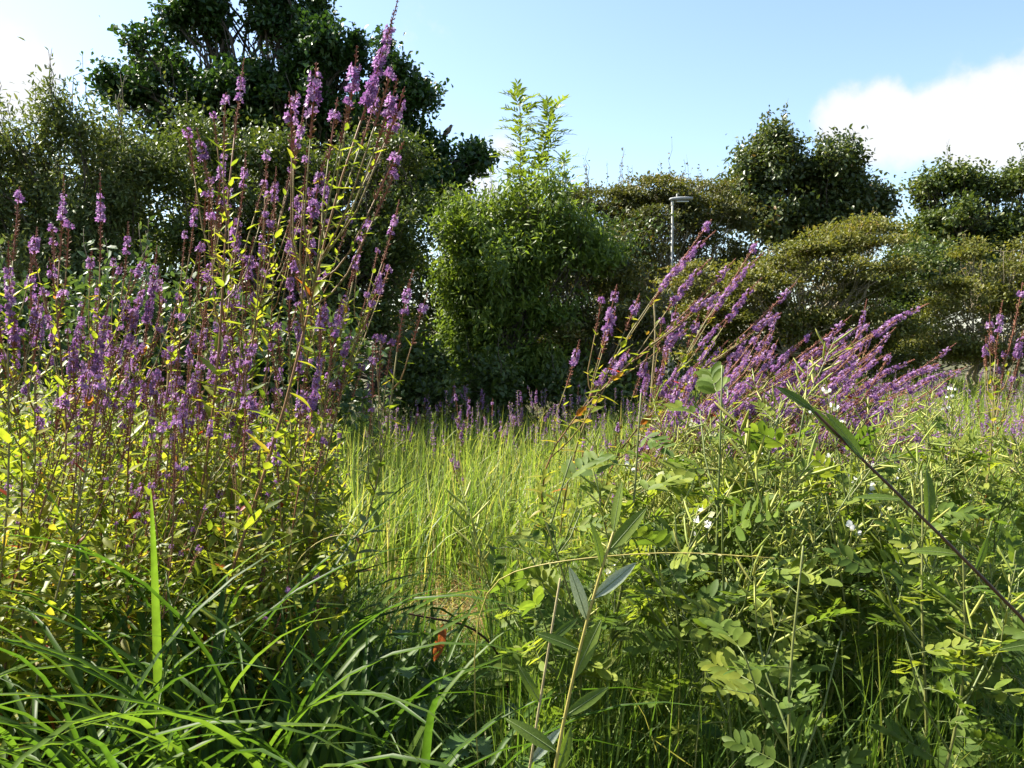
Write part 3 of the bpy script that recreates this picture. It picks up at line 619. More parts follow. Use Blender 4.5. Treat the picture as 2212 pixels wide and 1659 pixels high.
def loosestrife_variant(seed, H, lat=6, mood=(.4, .4, .2), leafy=1.0, yellow=.0, arch=0.0, lat_len=.4, lat0=.48, sk=1.0):
    r = np.random.default_rng(seed)
    n = 14; t = np.linspace(0, 1, n); w = r.normal(size=4) * .035 * H
    zc = H * (t - .18 * arch * t * t); xc = arch * H * .55 * t ** 2.2
    pts = np.stack([xc + w[0] * np.sin(3 * t) + w[1] * .5 * np.sin(8 * t), w[2] * np.sin(3 * t) + w[3] * .5 * np.sin(7 * t), zc], -1)
    at = lambda s: np.array([np.interp(s, t, pts[:, k]) for k in range(3)])
    stem = MB(); stem.tube(pts, np.linspace(.0052, .0026, n) * (.7 + .3 * H / 2), 6, 0, .35 + .5 * r.random())
    leaves = []; spikes = []
    def dirat(s): return nrm(at(min(1, s + .03)) - at(max(0, s - .03)))
    mainL = r.uniform(.24, .36) * min(1, H / 1.4)
    sm, sl = pick_spike(r, mainL, mood); spikes.append((sm, pts[-1], dirat(1), mainL / sl))
    s = .12; ph = r.random() * 6.28
    while s < .97:
        p = at(s); up = dirat(s); ph += math.pi / 2 + r.normal() * .15
        size = (.085 if s < .7 else .085 - .05 * (s - .7) / .3) * (.75 + .5 * r.random())
        for k in (0, 1):
            if r.random() < (.08 if s < .6 else .45): continue
            a = ph + k * math.pi; d = np.array([math.cos(a), math.sin(a), 0]) + up * (.4 + r.normal() * .35) + r.normal(size=3) * .18
            low = max(0, .45 - s) * .18
            tn = np.clip(r.normal(.46 + yellow, .14) + low + (.33 if r.random() < .025 + low * .3 else 0), 0, 1)
            leaves.append((p, d, up, size, tn))
        s += .034 / H / leafy
    for i in range(lat):
        s = r.uniform(lat0, .93); p = at(s); up = dirat(s); a = r.random() * 6.28
        L = lat_len * (1.25 - s) * r.uniform(.7, 1.5); out = np.array([math.cos(a), math.sin(a), 0])
        e1 = p + (out * .5 + up * .8) * L * .5; e2 = e1 + (out * .22 + up) * L * .55
        bp = np.array([p, (p + e1) / 2 + out * .01, e1, (e1 + e2) / 2, e2]); stem.tube(bp, np.linspace(.0028, .0018, 5), 5, 0, .4 + .4 * r.random())
        for tt in np.linspace(.2, .95, max(2, int(L / .05))):
            q = p + (e2 - p) * tt if tt > .5 else p + (e1 - p) * tt * 1.8; a2 = r.random() * 6.28
            for k in (0, 1):
                if r.random() < .4: continue
                leaves.append((q, np.array([math.cos(a2 + k * math.pi), math.sin(a2 + k * math.pi), .5 + r.normal() * .2]), up, .038 * (.6 + .6 * r.random()), np.clip(r.normal(.5 + yellow, .15), 0, 1)))
        sl_ = r.uniform(.12, .24) * sk; sm, sl = pick_spike(r, sl_, mood); spikes.append((sm, e2, nrm(e2 - e1), sl_ / sl))
    m = MB(); P, D, N, S, TN = (np.array(x) for x in zip(*leaves)); half = len(P) // 2
    m.inst(T_LANCE, P[:half], D[:half], N[:half], S[:half], 0, TN[:half]); m.inst(T_LANCE_UP, P[half:], D[half:], N[half:], S[half:], 0, TN[half:])
    tip = pts[-1] + dirat(1) * mainL
    return dict(stem=stem.mesh('loosestrife_stem', M['loose_stem']), leaves=m.mesh('loosestrife_leaves', M['loose_leaf']), list=leaves, spikes=spikes, tip=Vector(tip), H=H)

VAR = {}
VAR['tall'] = [loosestrife_variant(300 + i, 2.0, 7, (.08, .45, .47), 1.0, .06, .0, .45, .62, .8) for i in range(4)]
HERO = loosestrife_variant(399, 2.0, 15, (.12, .43, .45), .8, .0, .0, .62, .7, .85)
VAR['mid'] = [loosestrife_variant(310 + i, 1.5, 6, (.18, .42, .40), 1.05, .06, .0, .42, .66, .75) for i in range(6)]
VAR['short'] = [loosestrife_variant(320 + i, 1.05, 3, (.4, .3, .3), 1.1, .05, .0, .34, .68, .75) for i in range(5)]
VAR['leafy'] = [loosestrife_variant(350 + i, 1.3, 4, (.0, .03, .97), 1.3, .1, .0, .34, .6, .5) for i in range(6)]
VAR['lean'] = [loosestrife_variant(330 + i, 1.7, 7, (.6, .32, .08), .8, .12, .35 + .12 * i, .42, .55, 1.1) for i in range(5)]
VAR['far'] = [loosestrife_variant(340 + i, .95, 3, (.7, .2, .1), .9, -.05, .0, .25) for i in range(5)]

def loosestrife(var, b, tip, label, group, roll=0.0, per_leaf=False):
    b = Vector(b); d = Vector(tip) - b
    q = var['tip'].rotation_difference(d) @ Quaternion((0, 0, 1), roll) if False else None
    vt = Quaternion((0, 0, 1), roll) @ var['tip']
    q = vt.rotation_difference(d) @ Quaternion((0, 0, 1), roll); s = d.length / var['tip'].length
    root = thing('purple_loosestrife', label, 'wildflower', (0, 0, 0), group)
    root.matrix_basis = Matrix.LocRotScale(b, q, Vector((s, s, s)))
    obj('stem', var['stem'], root)
    if per_leaf:
        for p, dd, n, sz, tn in var['list']:
            me = min(LOOSE_LEAF, key=lambda x: abs(x[0] - tn))[1]
            obj('leaf', me, root, place(p, dd, n, sz))
    else: obj('leaves', var['leaves'], root)
    for me, p, dd, k in var['spikes']:
        z = Vector(dd).normalized(); rot = Vector((0, 0, 1)).rotation_difference(z)
        obj('flower_spike', me, root, Matrix.LocRotScale(Vector(p), rot, Vector((k, k, k))))
    return root
def gpt(x, y): return Vector((x, y, float(ground_z(x, y))))
def choose(H, r):
    k = 'tall' if H > 1.7 else 'mid' if H > 1.2 else 'short'
    return VAR[k][r.integers(len(VAR[k]))]

r = np.random.default_rng(41)
GL = 'purple loosestrife in the tall left stand'
heroes = [  # tip pixel, depth, sideways lean in metres, label
    ((870, -5), 2.25, .55, 'tallest purple loosestrife, leaning right until its spike leaves the top edge'),
    ((525, 130), 2.7, .22, 'purple loosestrife whose lone spike stands straight against the oak'),
    ((668, 235), 2.7, .30, 'purple loosestrife with a long brown seed spike between the two tallest spikes'),
    ((482, 285), 2.8, .32, 'purple loosestrife with a short spike left of the straight lone one'),
    ((592, 358), 2.9, .2, 'purple loosestrife with a small flower tuft below the long brown spike'),
    ((702, 368), 2.9, .4, 'purple loosestrife with a slanting brown spike ending in one flower tuft'),
    ((795, 465), 2.6, .2, 'purple loosestrife with an upright spike against the dark hedge, right part of the stand'),
    ((872, 435), 2.65, .38, 'purple loosestrife with a slanting bright spike against the light green shrub'),
    ((880, 580), 2.5, .35, 'rightmost purple loosestrife of the left stand, low branching spikes over the shade'),
    ((220, 372), 2.6, .1, 'purple loosestrife with the thickest spike near the left, below the grey willow'),
    ((142, 378), 2.6, .12, 'purple loosestrife with a small flower tuft on a brown stalk, third from the left edge'),
    ((42, 400), 2.3, .1, 'purple loosestrife at the left edge with two separate flower tufts'),
    ((285, 480), 2.8, .12, 'purple loosestrife with a pointed spike right of the thickest left spike'),
    ((655, 430), 2.7, .18, 'purple loosestrife with a dense dark violet spike in front of the shrub')]
for i, ((u, v), Y, dx, lab) in enumerate(heroes):
    tip = W(u, v, Y); loosestrife(HERO if i == 0 else choose(tip.z, r), gpt(tip.x - dx, Y - .05), tip, lab, GL, r.random() * 6.28, per_leaf=i < 9)
extra = [((575, 470), 2.8, 'fourth flowering spike left of the dark violet one'), ((535, 510), 2.8, 'thick upright spike just under the straight lone one'), ((460, 570), 2.7, 'bright spike at the middle height of the stand, centre left'),
         ((345, 530), 2.9, 'spike bending right beside the pointed one'), ((400, 655), 2.6, 'broad tuft in the purple thick of the stand'), ((60, 545), 2.3, 'large tuft close to the left edge, lower of two'), ((310, 600), 2.8, 'spike below the pointed one on the left'),
         ((620, 560), 2.8, 'spike on a leafy yellow stalk under the dark violet one'), ((240, 640), 2.6, 'spike under the thickest left spike'), ((180, 640), 2.6, 'spike over the pale bramble leaves at left'), ((735, 640), 2.6, 'thin spike over the darkest shade right of the stand'),
         ((10, 520), 2.2, 'spike cut by the left edge'), ((430, 420), 3.0, 'brown-stalked spike left of the tallest group'), ((540, 330), 2.9, 'cluster of spikes halfway up the straight lone stalk')]
for (u, v), Y, lab in extra:
    tip = W(u, v, Y); loosestrife(choose(tip.z, r), gpt(tip.x - r.uniform(.05, .25), Y), tip, 'purple loosestrife: ' + lab, GL, r.random() * 6.28)
for i in range(118):
    Y = r.uniform(2.05, 4.6); u = r.uniform(-420 if i % 5 == 0 else -150, 690 + 40 * (Y - 2)); fl = r.random() < .34 and Y > 2.5
    v = r.uniform(570, 780) if fl else r.uniform(730, 1120)
    if Y < 2.5: v = max(v, 760) + r.uniform(0, 120)
    if u > 520: v += 90
    tip = W(u, v, Y); var = choose(tip.z + .15, r) if fl else VAR['leafy'][r.integers(6)]
    loosestrife(var, gpt(tip.x - r.uniform(-.05, .3), Y + r.normal() * .08), tip,
                'purple loosestrife in bloom inside the crowded left stand' if fl else 'leafy yellow-green loosestrife stem without open flowers in the left stand',
                'purple loosestrife crowded in the left stand' if fl else 'leafy loosestrife stems in the left stand', r.random() * 6.28)

GR = 'purple loosestrife leaning right'
right_h = [((1540, 472), 4.2, .75, 'highest purple loosestrife of the right clump, beside the lamp post'),
           ((1592, 568), 4.1, .9, 'purple loosestrife with the brightest thick spike in the right clump'),
           ((1640, 520), 4.3, .6, 'purple loosestrife with a thin brown spike and tiny tuft right of the brightest spike'),
           ((1722, 618), 4.2, .95, 'purple loosestrife with a lone slanting spike in the middle of the right clump'),
           ((1840, 690), 4.0, 1.1, 'purple loosestrife bent low with a spike pointing right above the fallen clump'),
           ((2005, 648), 3.9, 1.35, 'purple loosestrife leaning furthest right with a long bare lower stalk'),
           ((1975, 770), 3.8, 1.2, 'purple loosestrife lying over the meadow just under the furthest leaning one'),
           ((2075, 790), 3.8, 1.4, 'purple loosestrife collapsed to the right with heavy flower heads'),
           ((1873, 645), 4.6, .15, 'purple loosestrife with a thin upright dark red spike behind the leaning ones'),
           ((2160, 650), 3.4, .12, 'purple loosestrife standing alone at the right edge on a pale forked stalk'),
           ((2215, 610), 3.4, .2, 'purple loosestrife cut by the right edge next to the forked one'),
           ((1455, 690), 4.2, .4, 'leftmost purple loosestrife of the right clump with a dense spike beside the dry stalk')]
for (u, v), Y, dx, lab in right_h:
    tip = W(u, v, Y); lean = VAR['lean']; k = min(4, int(abs(dx) / .3))
    var = lean[k] if dx > .5 else choose(tip.z, r)
    loosestrife(var, gpt(tip.x - dx, Y), tip, lab, GR, 0 if dx > .5 else r.random() * 6)
for i in range(52):
    Y = r.uniform(3.5, 5.2); u = r.uniform(1500, 2090); f = (u - 1500) / 590
    v = r.uniform(620, 850) + 110 * f + (80 if u < 1540 else 0); tip = W(u, v, Y); dx = r.uniform(.25, .6) + .75 * f
    loosestrife(VAR['lean'][min(4, int(dx / .3))], gpt(tip.x - dx, Y), tip, 'purple loosestrife slanting right inside the crowded right clump', 'purple loosestrife crowded in the right clump', r.normal() * .4)
for i in range(48):
    Y = 5.0 + 10 * r.random() ** 1.3; u = r.uniform(1500 if Y > 7 else 1800, 2330); b = W(u, 800, Y); h = r.uniform(.65, 1.0)
    loosestrife(VAR['far'][r.integers(5)], gpt(b.x, Y), gpt(b.x, Y) + Vector((r.uniform(.0, .2), 0, h)), 'small purple loosestrife in the far meadow at right', 'small purple loosestrife in the far meadow at right', r.random() * 6.28)
for i in range(36):
    Y = r.uniform(8.2, 10.0); u = r.uniform(770, 1450); b = W(u, 800, Y); h = r.uniform(.6, .95) + (.2 if r.random() < .2 else 0)
    loosestrife(VAR['far'][r.integers(5)], gpt(b.x, Y), gpt(b.x, Y) + Vector((r.normal() * .06, 0, h)), 'small purple loosestrife in front of the dark hedge foot', 'small purple loosestrife along the hedge foot', r.random() * 6.28)
for u, v, Y in ((980, 965, 5.6), (1265, 930, 5.5), (1300, 985, 4.6), (1340, 900, 5.2), (1360, 960, 4.4)):
    tip = W(u, v, Y); loosestrife(VAR['short'][r.integers(5)], gpt(tip.x - .05, Y), tip, 'single purple loosestrife standing in the pond grass', 'purple loosestrife scattered in the pond grass', r.random() * 6)

def far_flowers():
    r = np.random.default_rng(55); m = MB(); n = 520
    Y = 5.5 + 12 * r.random(n) ** 1.1; x = (r.uniform(1480, 2400, n) - 1106) / F_PX * Y; h = r.uniform(.6, .95, n)
    Y[400:] = r.uniform(8.0, 9.9, 120); x[400:] = (r.uniform(760, 1460, 120) - 1106) / F_PX * Y[400:]; h[400:] *= .95; z = ground_z(x, Y)
    up = np.array([0, 0, 1.0])
    for k in range(n):
        b = np.array([x[k], Y[k], z[k]]); e = b + [r.normal() * .08, 0, h[k]]; m.tube([b, e], [.003, .002], 3, 1, .5)
        c = 26; t = r.uniform(.25, .8, c); m.inst(T_LANCE, b + (e - b) * t[:, None], unit(c, r) * [1, 1, .3] + up * .5, up, r.uniform(.03, .06, c), 2, np.clip(r.normal(.5, .15, c), 0, 1))
        c = 40; t = r.uniform(.7, 1, c); d = unit(c, r); m.inst(T_PETAL, b + (e - b) * t[:, None] + d * [.006, .006, 0], d, unit(c, r), .017, 0, r.random(c))
    tag(obj('far_loosestrife', m.mesh('far_loosestrife', [M['petal'], M['loose_stem'], M['loose_leaf']])), 'mass of small purple loosestrife running back across the far meadow', 'wildflowers', kind='stuff')
far_flowers()

# ------------------------------------------------------------------ grasses
def grass(m, P, H, Wd, lean, bend, tint, segs=4, r=rng):
    """Curved tapering blades: base P, height H, half width Wd, lean direction (angle), bend as share of H."""
    n = len(P); t = np.linspace(0, 1, segs + 1)
    ld = np.stack([np.cos(lean), np.sin(lean), np.zeros(n)], -1); a = lean + math.pi / 2 + r.normal(size=n) * .8
    wd = np.stack([np.cos(a), np.sin(a), np.zeros(n)], -1)
    bz = np.maximum(0, bend)[:, None]
    c = P[:, None] + ld[:, None] * (H * bend)[:, None, None] * (t ** 1.9)[None, :, None]
    c[..., 2] += H[:, None] * (t[None] - .42 * np.minimum(bz, 1.4) * (t ** 3)[None])
    w = Wd[:, None] * (1 - t ** 2.2)[None] * (.6 + .8 * np.minimum(1, t * 4))[None]
    L = c[:, :-1] - wd[:, None] * w[:, :-1, None]; R = c[:, :-1] + wd[:, None] * w[:, :-1, None]
    v = np.concatenate([np.stack([L, R], 2).reshape(n, -1, 3), c[:, -1:]], 1); k = 2 * segs + 1
    q = [(2 * i, 2 * i + 1, 2 * i + 3, 2 * i + 2) for i in range(segs - 1)]; tr = [(2 * segs - 2, 2 * segs - 1, 2 * segs)]
    off = (np.arange(n) * k)[:, None, None]
    m.raw(v.reshape(-1, 3), (np.array(tr)[None] + off).reshape(-1, 3), (np.array(q)[None] + off).reshape(-1, 4), 0, np.repeat(tint, k))

def scatter(n, fx, y0, y1, r, ypow=1.0):
    """n points with depth y0..y1 and x inside fx(y) = (x0, x1)."""
    y = y0 + (y1 - y0) * r.random(n) ** ypow; lo, hi = fx(y); x = lo + (hi - lo) * r.random(n)
    return np.stack([x, y, ground_z(x, y)], -1)
xr = lambda u0, u1: (lambda y: ((u0 - 1106) / F_PX * y, (u1 - 1106) / F_PX * y))

def make_grasses():
    r = np.random.default_rng(60)
    # tall yellow-green grass in the pond hollow
    m = MB(); n = 11500
    P = scatter(n, xr(700, 1560), 4.7, 9.8, r)
    dens = np.sin(P[:, 0] * 3.1 + 1) * np.sin(P[:, 1] * 2.7) * .5 + .5
    dd = ((P[:, 0] + .15) / .62) ** 2 + ((P[:, 1] - 4.95) / .42) ** 2 + .5 * r.random(n)
    P = P[(r.random(n) < .15 + .85 * dens) & (dd > 1)]; n = len(P)
    H = r.uniform(.6, .98, n) * (1 - .15 * (P[:, 1] > 8.5)); tint = np.clip(r.normal(.52, .27, n) + (r.random(n) < .05) * .3, 0, 1)
    grass(m, P, H, r.uniform(.003, .0055, n), r.normal(.2, 1.6, n), np.abs(r.normal(.22, .42, n)), tint, 5, r)
    n = 2200; Q = scatter(n, xr(780, 1400), 4.0, 8.0, r); Q[:, 2] += .02
    grass(m, Q, r.uniform(.1, .3, n), r.uniform(.002, .004, n), r.random(n) * 6.28, r.uniform(.8, 2.0, n), np.full(n, 1.0) - .1 * r.random(n), 4, r)
    tag(obj('pond_grass', m.mesh('pond_grass', M['grass_pond'])), 'tall yellow-green grass filling the drying pond hollow', 'grass', kind='stuff')
    # meadow behind the right clump to the hedge
    m = MB(); n = 19000
    P = scatter(n, xr(1350, 2500), 5.0, 22.0, r, 1.1); H = r.uniform(.4, .8, n); sc_ = 1 + (P[:, 1] - 5) * .08
    grass(m, P, H, r.uniform(.003, .006, n) * sc_, r.normal(.2, 1.6, n), np.abs(r.normal(.3, .3, n)), np.clip(r.normal(.5, .22, n), 0, 1), 3, r)
    n = 9000; P = scatter(n, xr(-900, 1500), 8.6, 12.5, r); H = r.uniform(.3, .65, n)
    grass(m, P, H, r.uniform(.004, .007, n), r.normal(.2, 1.6, n), np.abs(r.normal(.3, .3, n)), np.clip(r.normal(.3, .2, n), 0, 1), 3, r)
    tag(obj('meadow_grass', m.mesh('meadow_grass', M['grass_pond'])), 'rough meadow grass running back to the hedge', 'grass', kind='stuff')
    # short fine grass in the foreground
    m = MB(); n = 42000
    P = scatter(n, xr(-300, 2500), 1.7, 5.2, r, .8); dd = ((P[:, 0] + .25) / .62) ** 2 + ((P[:, 1] - 4.4) / .85) ** 2 + .5 * r.random(n); P = P[dd > 1]; n = len(P)
    H = r.uniform(.15, .42, n); grass(m, P, H, r.uniform(.0013, .0028, n), r.normal(.3, 1.7, n), np.abs(r.normal(.45, .35, n)), np.clip(r.normal(.5, .22, n), 0, 1), 4, r)
    n = 9500; P = scatter(n, xr(1050, 2500), 1.75, 4.0, r); H = r.uniform(.35, .8, n)
    grass(m, P, H, r.uniform(.0014, .003, n), r.normal(.3, 1.7, n), np.abs(r.normal(.3, .4, n)), np.clip(r.normal(.65, .2, n), 0, 1), 5, r)
    tag(obj('foreground_grass', m.mesh('foreground_grass', M['grass_lawn'])), 'fine soft green grass along the bottom of the view', 'grass', kind='stuff')
make_grasses()

# low mixed herb layer under the tall plants
def make_herbs():
    r = np.random.default_rng(61); m = MB()
    n = 18000; P = scatter(n, xr(-250, 740), 2.1, 4.8, r); P[:, 2] += r.random(n) ** 1.1 * (.55 + .13 * P[:, 1])
    m.inst(T_LANCE, P, unit(n, r) + [0, 0, .4], unit(n, r) * .6 + [0, 0, 1], r.uniform(.03, .07, n), 0, np.clip(r.normal(.5, .2, n), 0, 1))
    tag(obj('stand_undergrowth', m.mesh('stand_undergrowth', M['loose_leaf'])), 'tangle of small leaves among the left flower stems', 'undergrowth', kind='stuff')
    m = MB(); n = 8000; P = scatter(n, xr(1100, 2600), 2.7, 4.8, r); P[:, 2] += r.random(n) ** 1.3 * (.35 + .12 * P[:, 1])
    m.inst(T_LEAFLET, P, unit(n, r) + [0, 0, .2], unit(n, r) * .6 + [0, 0, 1], r.uniform(.02, .042, n), 0, np.clip(r.normal(.45, .25, n), 0, 1))
    tag(obj('rue_undergrowth', m.mesh('rue_undergrowth', M['rue_leaf'])), 'loose low leaves under the white-flowered plants at right', 'undergrowth', kind='stuff')
    m = MB(); n = 2600; P = scatter(n, xr(780, 1500), 2.3, 3.6, r); P[:, 2] += r.random(n) * .2
    m.inst(T_OVAL, P, unit(n, r) * [1, 1, .4], unit(n, r) * .5 + [0, 0, 1], r.uniform(.015, .035, n), 0, r.random(n))
    tag(obj('clover', m.mesh('clover', M['herb_leaf'])), 'clover and small round leaves creeping through the near grass', 'ground cover', kind='stuff')
make_herbs()

# ------------------------------------------------------------------ sedge clumps
def blade_mesh(seed, bend, L=1.0, w=.0105, tn=.5):
    """Keeled sedge blade rising along +Z and arching towards +Y, unit length."""
    n = 12; t = np.linspace(0, 1, n); r = np.random.default_rng(seed)
    ang = math.radians(12) + bend * t ** 1.6; ds = L / (n - 1)
    y = np.concatenate([[0], np.cumsum(np.sin(ang[:-1]) * ds)]); z = np.concatenate([[0], np.cumsum(np.cos(ang[:-1]) * ds)])
    x = r.normal() * .05 * t * t
    wd = w * np.minimum(1, .55 + t * 2.2) * (1 - t ** 3.2) + .0003; tw = r.normal() * .7 * t
    c = np.stack([x, y, z], -1); nrmv = np.stack([0 * t, -np.cos(ang), np.sin(ang)], -1)
    sd = np.stack([np.cos(tw), np.sin(tw) * .6, np.sin(tw) * .3], -1)
    v = np.stack([c - sd * wd[:, None] + nrmv * wd[:, None] * .45, c, c + sd * wd[:, None] + nrmv * wd[:, None] * .45], 1).reshape(-1, 3)
    q = []
    for i in range(n - 1):
        for k in (0, 1): q.append((3 * i + k, 3 * i + k + 1, 3 * i + k + 4, 3 * i + k + 3))
    m = MB(); tint = np.repeat(np.clip(tn + .45 * np.maximum(0, t - .93) / .07, 0, 1), 3); m.raw(v, None, q, 0, tint)
    return m.mesh('sedge_blade', M['sedge'])
BLADES = [blade_mesh(400 + i, b, tn=.35 + .4 * (i % 4) / 3) for i, b in enumerate((.25, .5, .8, 1.1, 1.4, 1.7, 2.0, 2.3, 2.6, 2.9))]
def sedge(label, x, y, n, Lr, seed, lean=None, wide=.10):
    r = np.random.default_rng(seed); root = thing('sedge_clump', label, 'sedge', gpt(x, y), 'broad-leaved sedge clumps')
    for k in range(n):
        a = r.random() * 6.28 if lean is None else lean + r.normal() * 1.0
        L = r.uniform(*Lr); b = min(9, max(0, int(abs(r.normal(6.0, 1.9)))))
        o = obj('leaf', BLADES[b], root, Matrix.Translation((r.normal() * wide, r.normal() * wide, -.02)) @ Matrix.Rotation(a - math.pi / 2, 4, 'Z') @ Matrix.Rotation(r.normal() * .12, 4, 'X') @ Matrix.Diagonal((r.uniform(.7, 1.1), L, L, 1)))
    return root
sedge('largest sedge clump arching over the bottom left, lit tips over dark shade', -.55, 1.85, 110, (.8, 1.35), 71, wide=.15)
sedge('sedge clump at the bottom left corner under the red-leaved stems', -1.02, 1.85, 80, (.8, 1.3), 72, wide=.14)
sedge('sedge clump right of the largest one beside the orange mud', -.42, 2.6, 60, (.5, .85), 73)
sedge('dark sedge clump behind the largest one at the foot of the tall flowers', -.85, 2.45, 70, (.8, 1.2), 74)
sedge('low sedge clump with long arching blades at the bottom edge, left of centre', -.28, 1.75, 46, (.65, 1.05), 75, wide=.07)
sedge('sedge clump at the left edge in deep shade', -1.45, 2.4, 50, (.8, 1.2), 76)

# ------------------------------------------------------------------ goat's rue
def pod_cluster(seed, flowers):
    r = np.random.default_rng(seed); m = MB(); L = .16
    m.tube([(0, 0, 0), (.004, 0, L / 2), (0, .003, L)], [.0016, .0013, .0008], 4, 1, .6)
    for k in range(9):
        s = .2 + .75 * k / 9; a = k * 2.4 + r.normal() * .3; l = r.uniform(.035, .055)
        d = np.array([math.cos(a) * .75, math.sin(a) * .75, .75 + r.normal() * .25]); d /= np.linalg.norm(d); p0 = np.array([0, 0, L * s])
        tt = np.linspace(0, 1, 6)[:, None]; pts = p0 + d * (l * tt + .004) + np.array([0, 0, .006]) * tt * tt
        m.tube(pts, np.array([.0011, .0021, .0024, .0023, .002, .0007]), 5, 0, r.random())
    if flowers:
        for k in range(flowers):
            a = k * 2.1 + r.random(); p = np.array([math.cos(a) * .008, math.sin(a) * .008, L * (.86 + .14 * k / flowers)]); d = np.array([math.cos(a), math.sin(a), .35])
            for dd, s in ((d + [0, 0, .9], .015), (d + [.3, .2, -.2], .011), (d + [-.3, -.1, -.3], .011)):
                m.inst(T_OVAL, [p], [dd], [[math.cos(a + .5), math.sin(a), .8]], s, 2, r.random(), SW=s * 1.6)
    return m.mesh('pod_cluster', [M['pod'], M['rue_stem'], M['white_petal']])
POD = [pod_cluster(500 + i, 0) for i in range(3)]; PODF = [pod_cluster(510 + i, 2 + i) for i in range(3)]
def white_flower(seed):
    r = np.random.default_rng(seed); m = MB(); m.tube([(0, 0, 0), (.002, 0, .03), (0, 0, .075)], [.0014, .0012, .0008], 4, 1, .5)
    for k in range(5):
        a = k * 2.2 + r.random(); z = .035 + .03 * k / 5; p = np.array([math.cos(a) * .006, math.sin(a) * .006, z]); d = np.array([math.cos(a), math.sin(a), .3])
        for dd, s in ((d + [0, 0, .9], .014), (d + [.3, .2, -.2], .011), (d + [-.3, -.1, -.3], .011)):
            m.inst(T_OVAL, [p], [dd], [[math.cos(a + .5), math.sin(a), .8]], s, 0, r.random(), SW=s * 1.6)
    return m.mesh('white_flower_cluster', [M['white_petal'], M['rue_stem']])
WFLOW = [white_flower(520 + i) for i in range(3)]

def rue_variant(seed, H, pods, flow):
    r = np.random.default_rng(seed); n = 12; t = np.linspace(0, 1, n); w = r.normal(size=4) * .05 * H
    pts = np.stack([w[0] * np.sin(3 * t) + w[1] * .6 * np.sin(7 * t), w[2] * np.sin(3 * t) + w[3] * .5 * np.sin(7 * t), H * t], -1)
    at = lambda s: np.array([np.interp(s, t, pts[:, k]) for k in range(3)])
    stem = MB(); stem.tube(pts, np.linspace(.0042, .0018, n), 6, 0, r.uniform(.2, .8)); parts = []
    ph = r.random() * 6
    ends = [(at(1), np.array([0, 0, 1.0]))]
    for i in range(3):
        s = r.uniform(.45, .8); a = r.random() * 6.28; p = at(s); out = np.array([math.cos(a), math.sin(a), 0]); L = r.uniform(.18, .32)
        e = p + out * L * .55 + np.array([0, 0, L * .8]); stem.tube([p, (p + e) / 2 + out * .02, e], [.0026, .002, .0014], 5, 0, .5); ends.append((e, nrm(out * .4 + np.array([0, 0, 1.0]))))
        for k in range(3):
            a2 = r.random() * 6.28; parts.append(('leaf', RUE_LEAVES[r.integers(6)], p + (e - p) * (.3 + .3 * k), (math.cos(a2), math.sin(a2), .35), r.uniform(.6, .9)))
    s = .36
    while s < .98:
        ph += 2.4; parts.append(('leaf', RUE_LEAVES[r.integers(6)], at(s), (math.cos(ph), math.sin(ph), r.uniform(-.1, 1.2)), r.uniform(.8, 1.1) * (1.08 - .3 * s))); s += .062 / H
    for e, d in ends:
        if r.random() < pods:
            for k in range(2): parts.append(('seed_pods', (PODF if r.random() < flow else POD)[r.integers(3)], e - d * .06 * k, tuple(d + r.normal(size=3) * .35), r.uniform(.85, 1.2)))
        elif r.random() < flow: parts.append(('flower', WFLOW[r.integers(3)], e, tuple(d), r.uniform(.9, 1.3)))
    if pods > .6:
        for k in range(5):
            q = at(r.uniform(.6, .97)); a = r.random() * 6.28; parts.append(('seed_pods', POD[r.integers(3)], q, (math.cos(a), math.sin(a), .9), r.uniform(.8, 1.15)))
    return dict(stem=stem.mesh('goats_rue_stem', M['rue_stem']), parts=parts, tip=Vector(pts[-1]))
RUE_P = [rue_variant(530 + i, 1.05, .95, .15) for i in range(4)]; RUE_L = [rue_variant(540 + i, .9, .25, .12) for i in range(5)]
ur = np.random.default_rng(82)
def rue(var, b, tip, label, group, roll):
    b = Vector(b); d = Vector(tip) - b; rq = Quaternion((0, 0, 1), roll); q = (rq @ var['tip']).rotation_difference(d) @ rq; s = d.length / var['tip'].length
    root = thing('goats_rue', label, 'wildflower', (0, 0, 0), group); root.matrix_basis = Matrix.LocRotScale(b, q, Vector((s, s, s)))
    obj('stem', var['stem'], root)
    for nm, me, p, d_, k in var['parts']:
        if nm == 'leaf': obj(nm, me, root, place(p, d_, (ur.normal() * .55, ur.normal() * .55 - .35, 1), k / s ** .5))
        else: obj(nm, me, root, Matrix.LocRotScale(Vector(p), Vector((0, 0, 1)).rotation_difference(Vector(d_)), Vector((k, k, k))))
r = np.random.default_rng(80)
GP = "white-flowered vetch-like plants at right"
rue_spots = [((1385, 850), 2.3, .1, 1, 'leafy pea-like plant with a rosette of leaflets left of the right flower clump'),
             ((1235, 985), 2.2, .02, 1, 'pea-like plant with a lone upright leafy tip in front of the pond grass'),
             ((1180, 1130), 1.95, -.02, 1, 'pea-like plant with broad dark leaflets just left of the willow shoot'),
             ((1560, 790), 2.5, .06, 1, 'pea-like plant whose small bright tip stands before the right flower clump'),
             ((1740, 870), 2.2, .1, 0, 'pea-like plant heavy with pale pods under the dark willow leaves'),
             ((1560, 1090), 1.75, -.12, 1, 'pea-like plant with a thick dark stem slanting left at lower right'),
             ((1735, 1180), 1.6, -.05, 1, 'pea-like plant with grey-green leaf rows nearest at lower right'),
             ((2080, 1180), 1.7, .08, 1, 'pea-like plant with round leaflets at the right edge'),
             ((1990, 1010), 2.0, .1, 1, 'pea-like plant with rounded dark leaves beside the dark willow stem'),
             ((1150, 1270), 1.9, -.08, 1, 'pea-like plant spreading wide leaflets over the orange mud edge')]
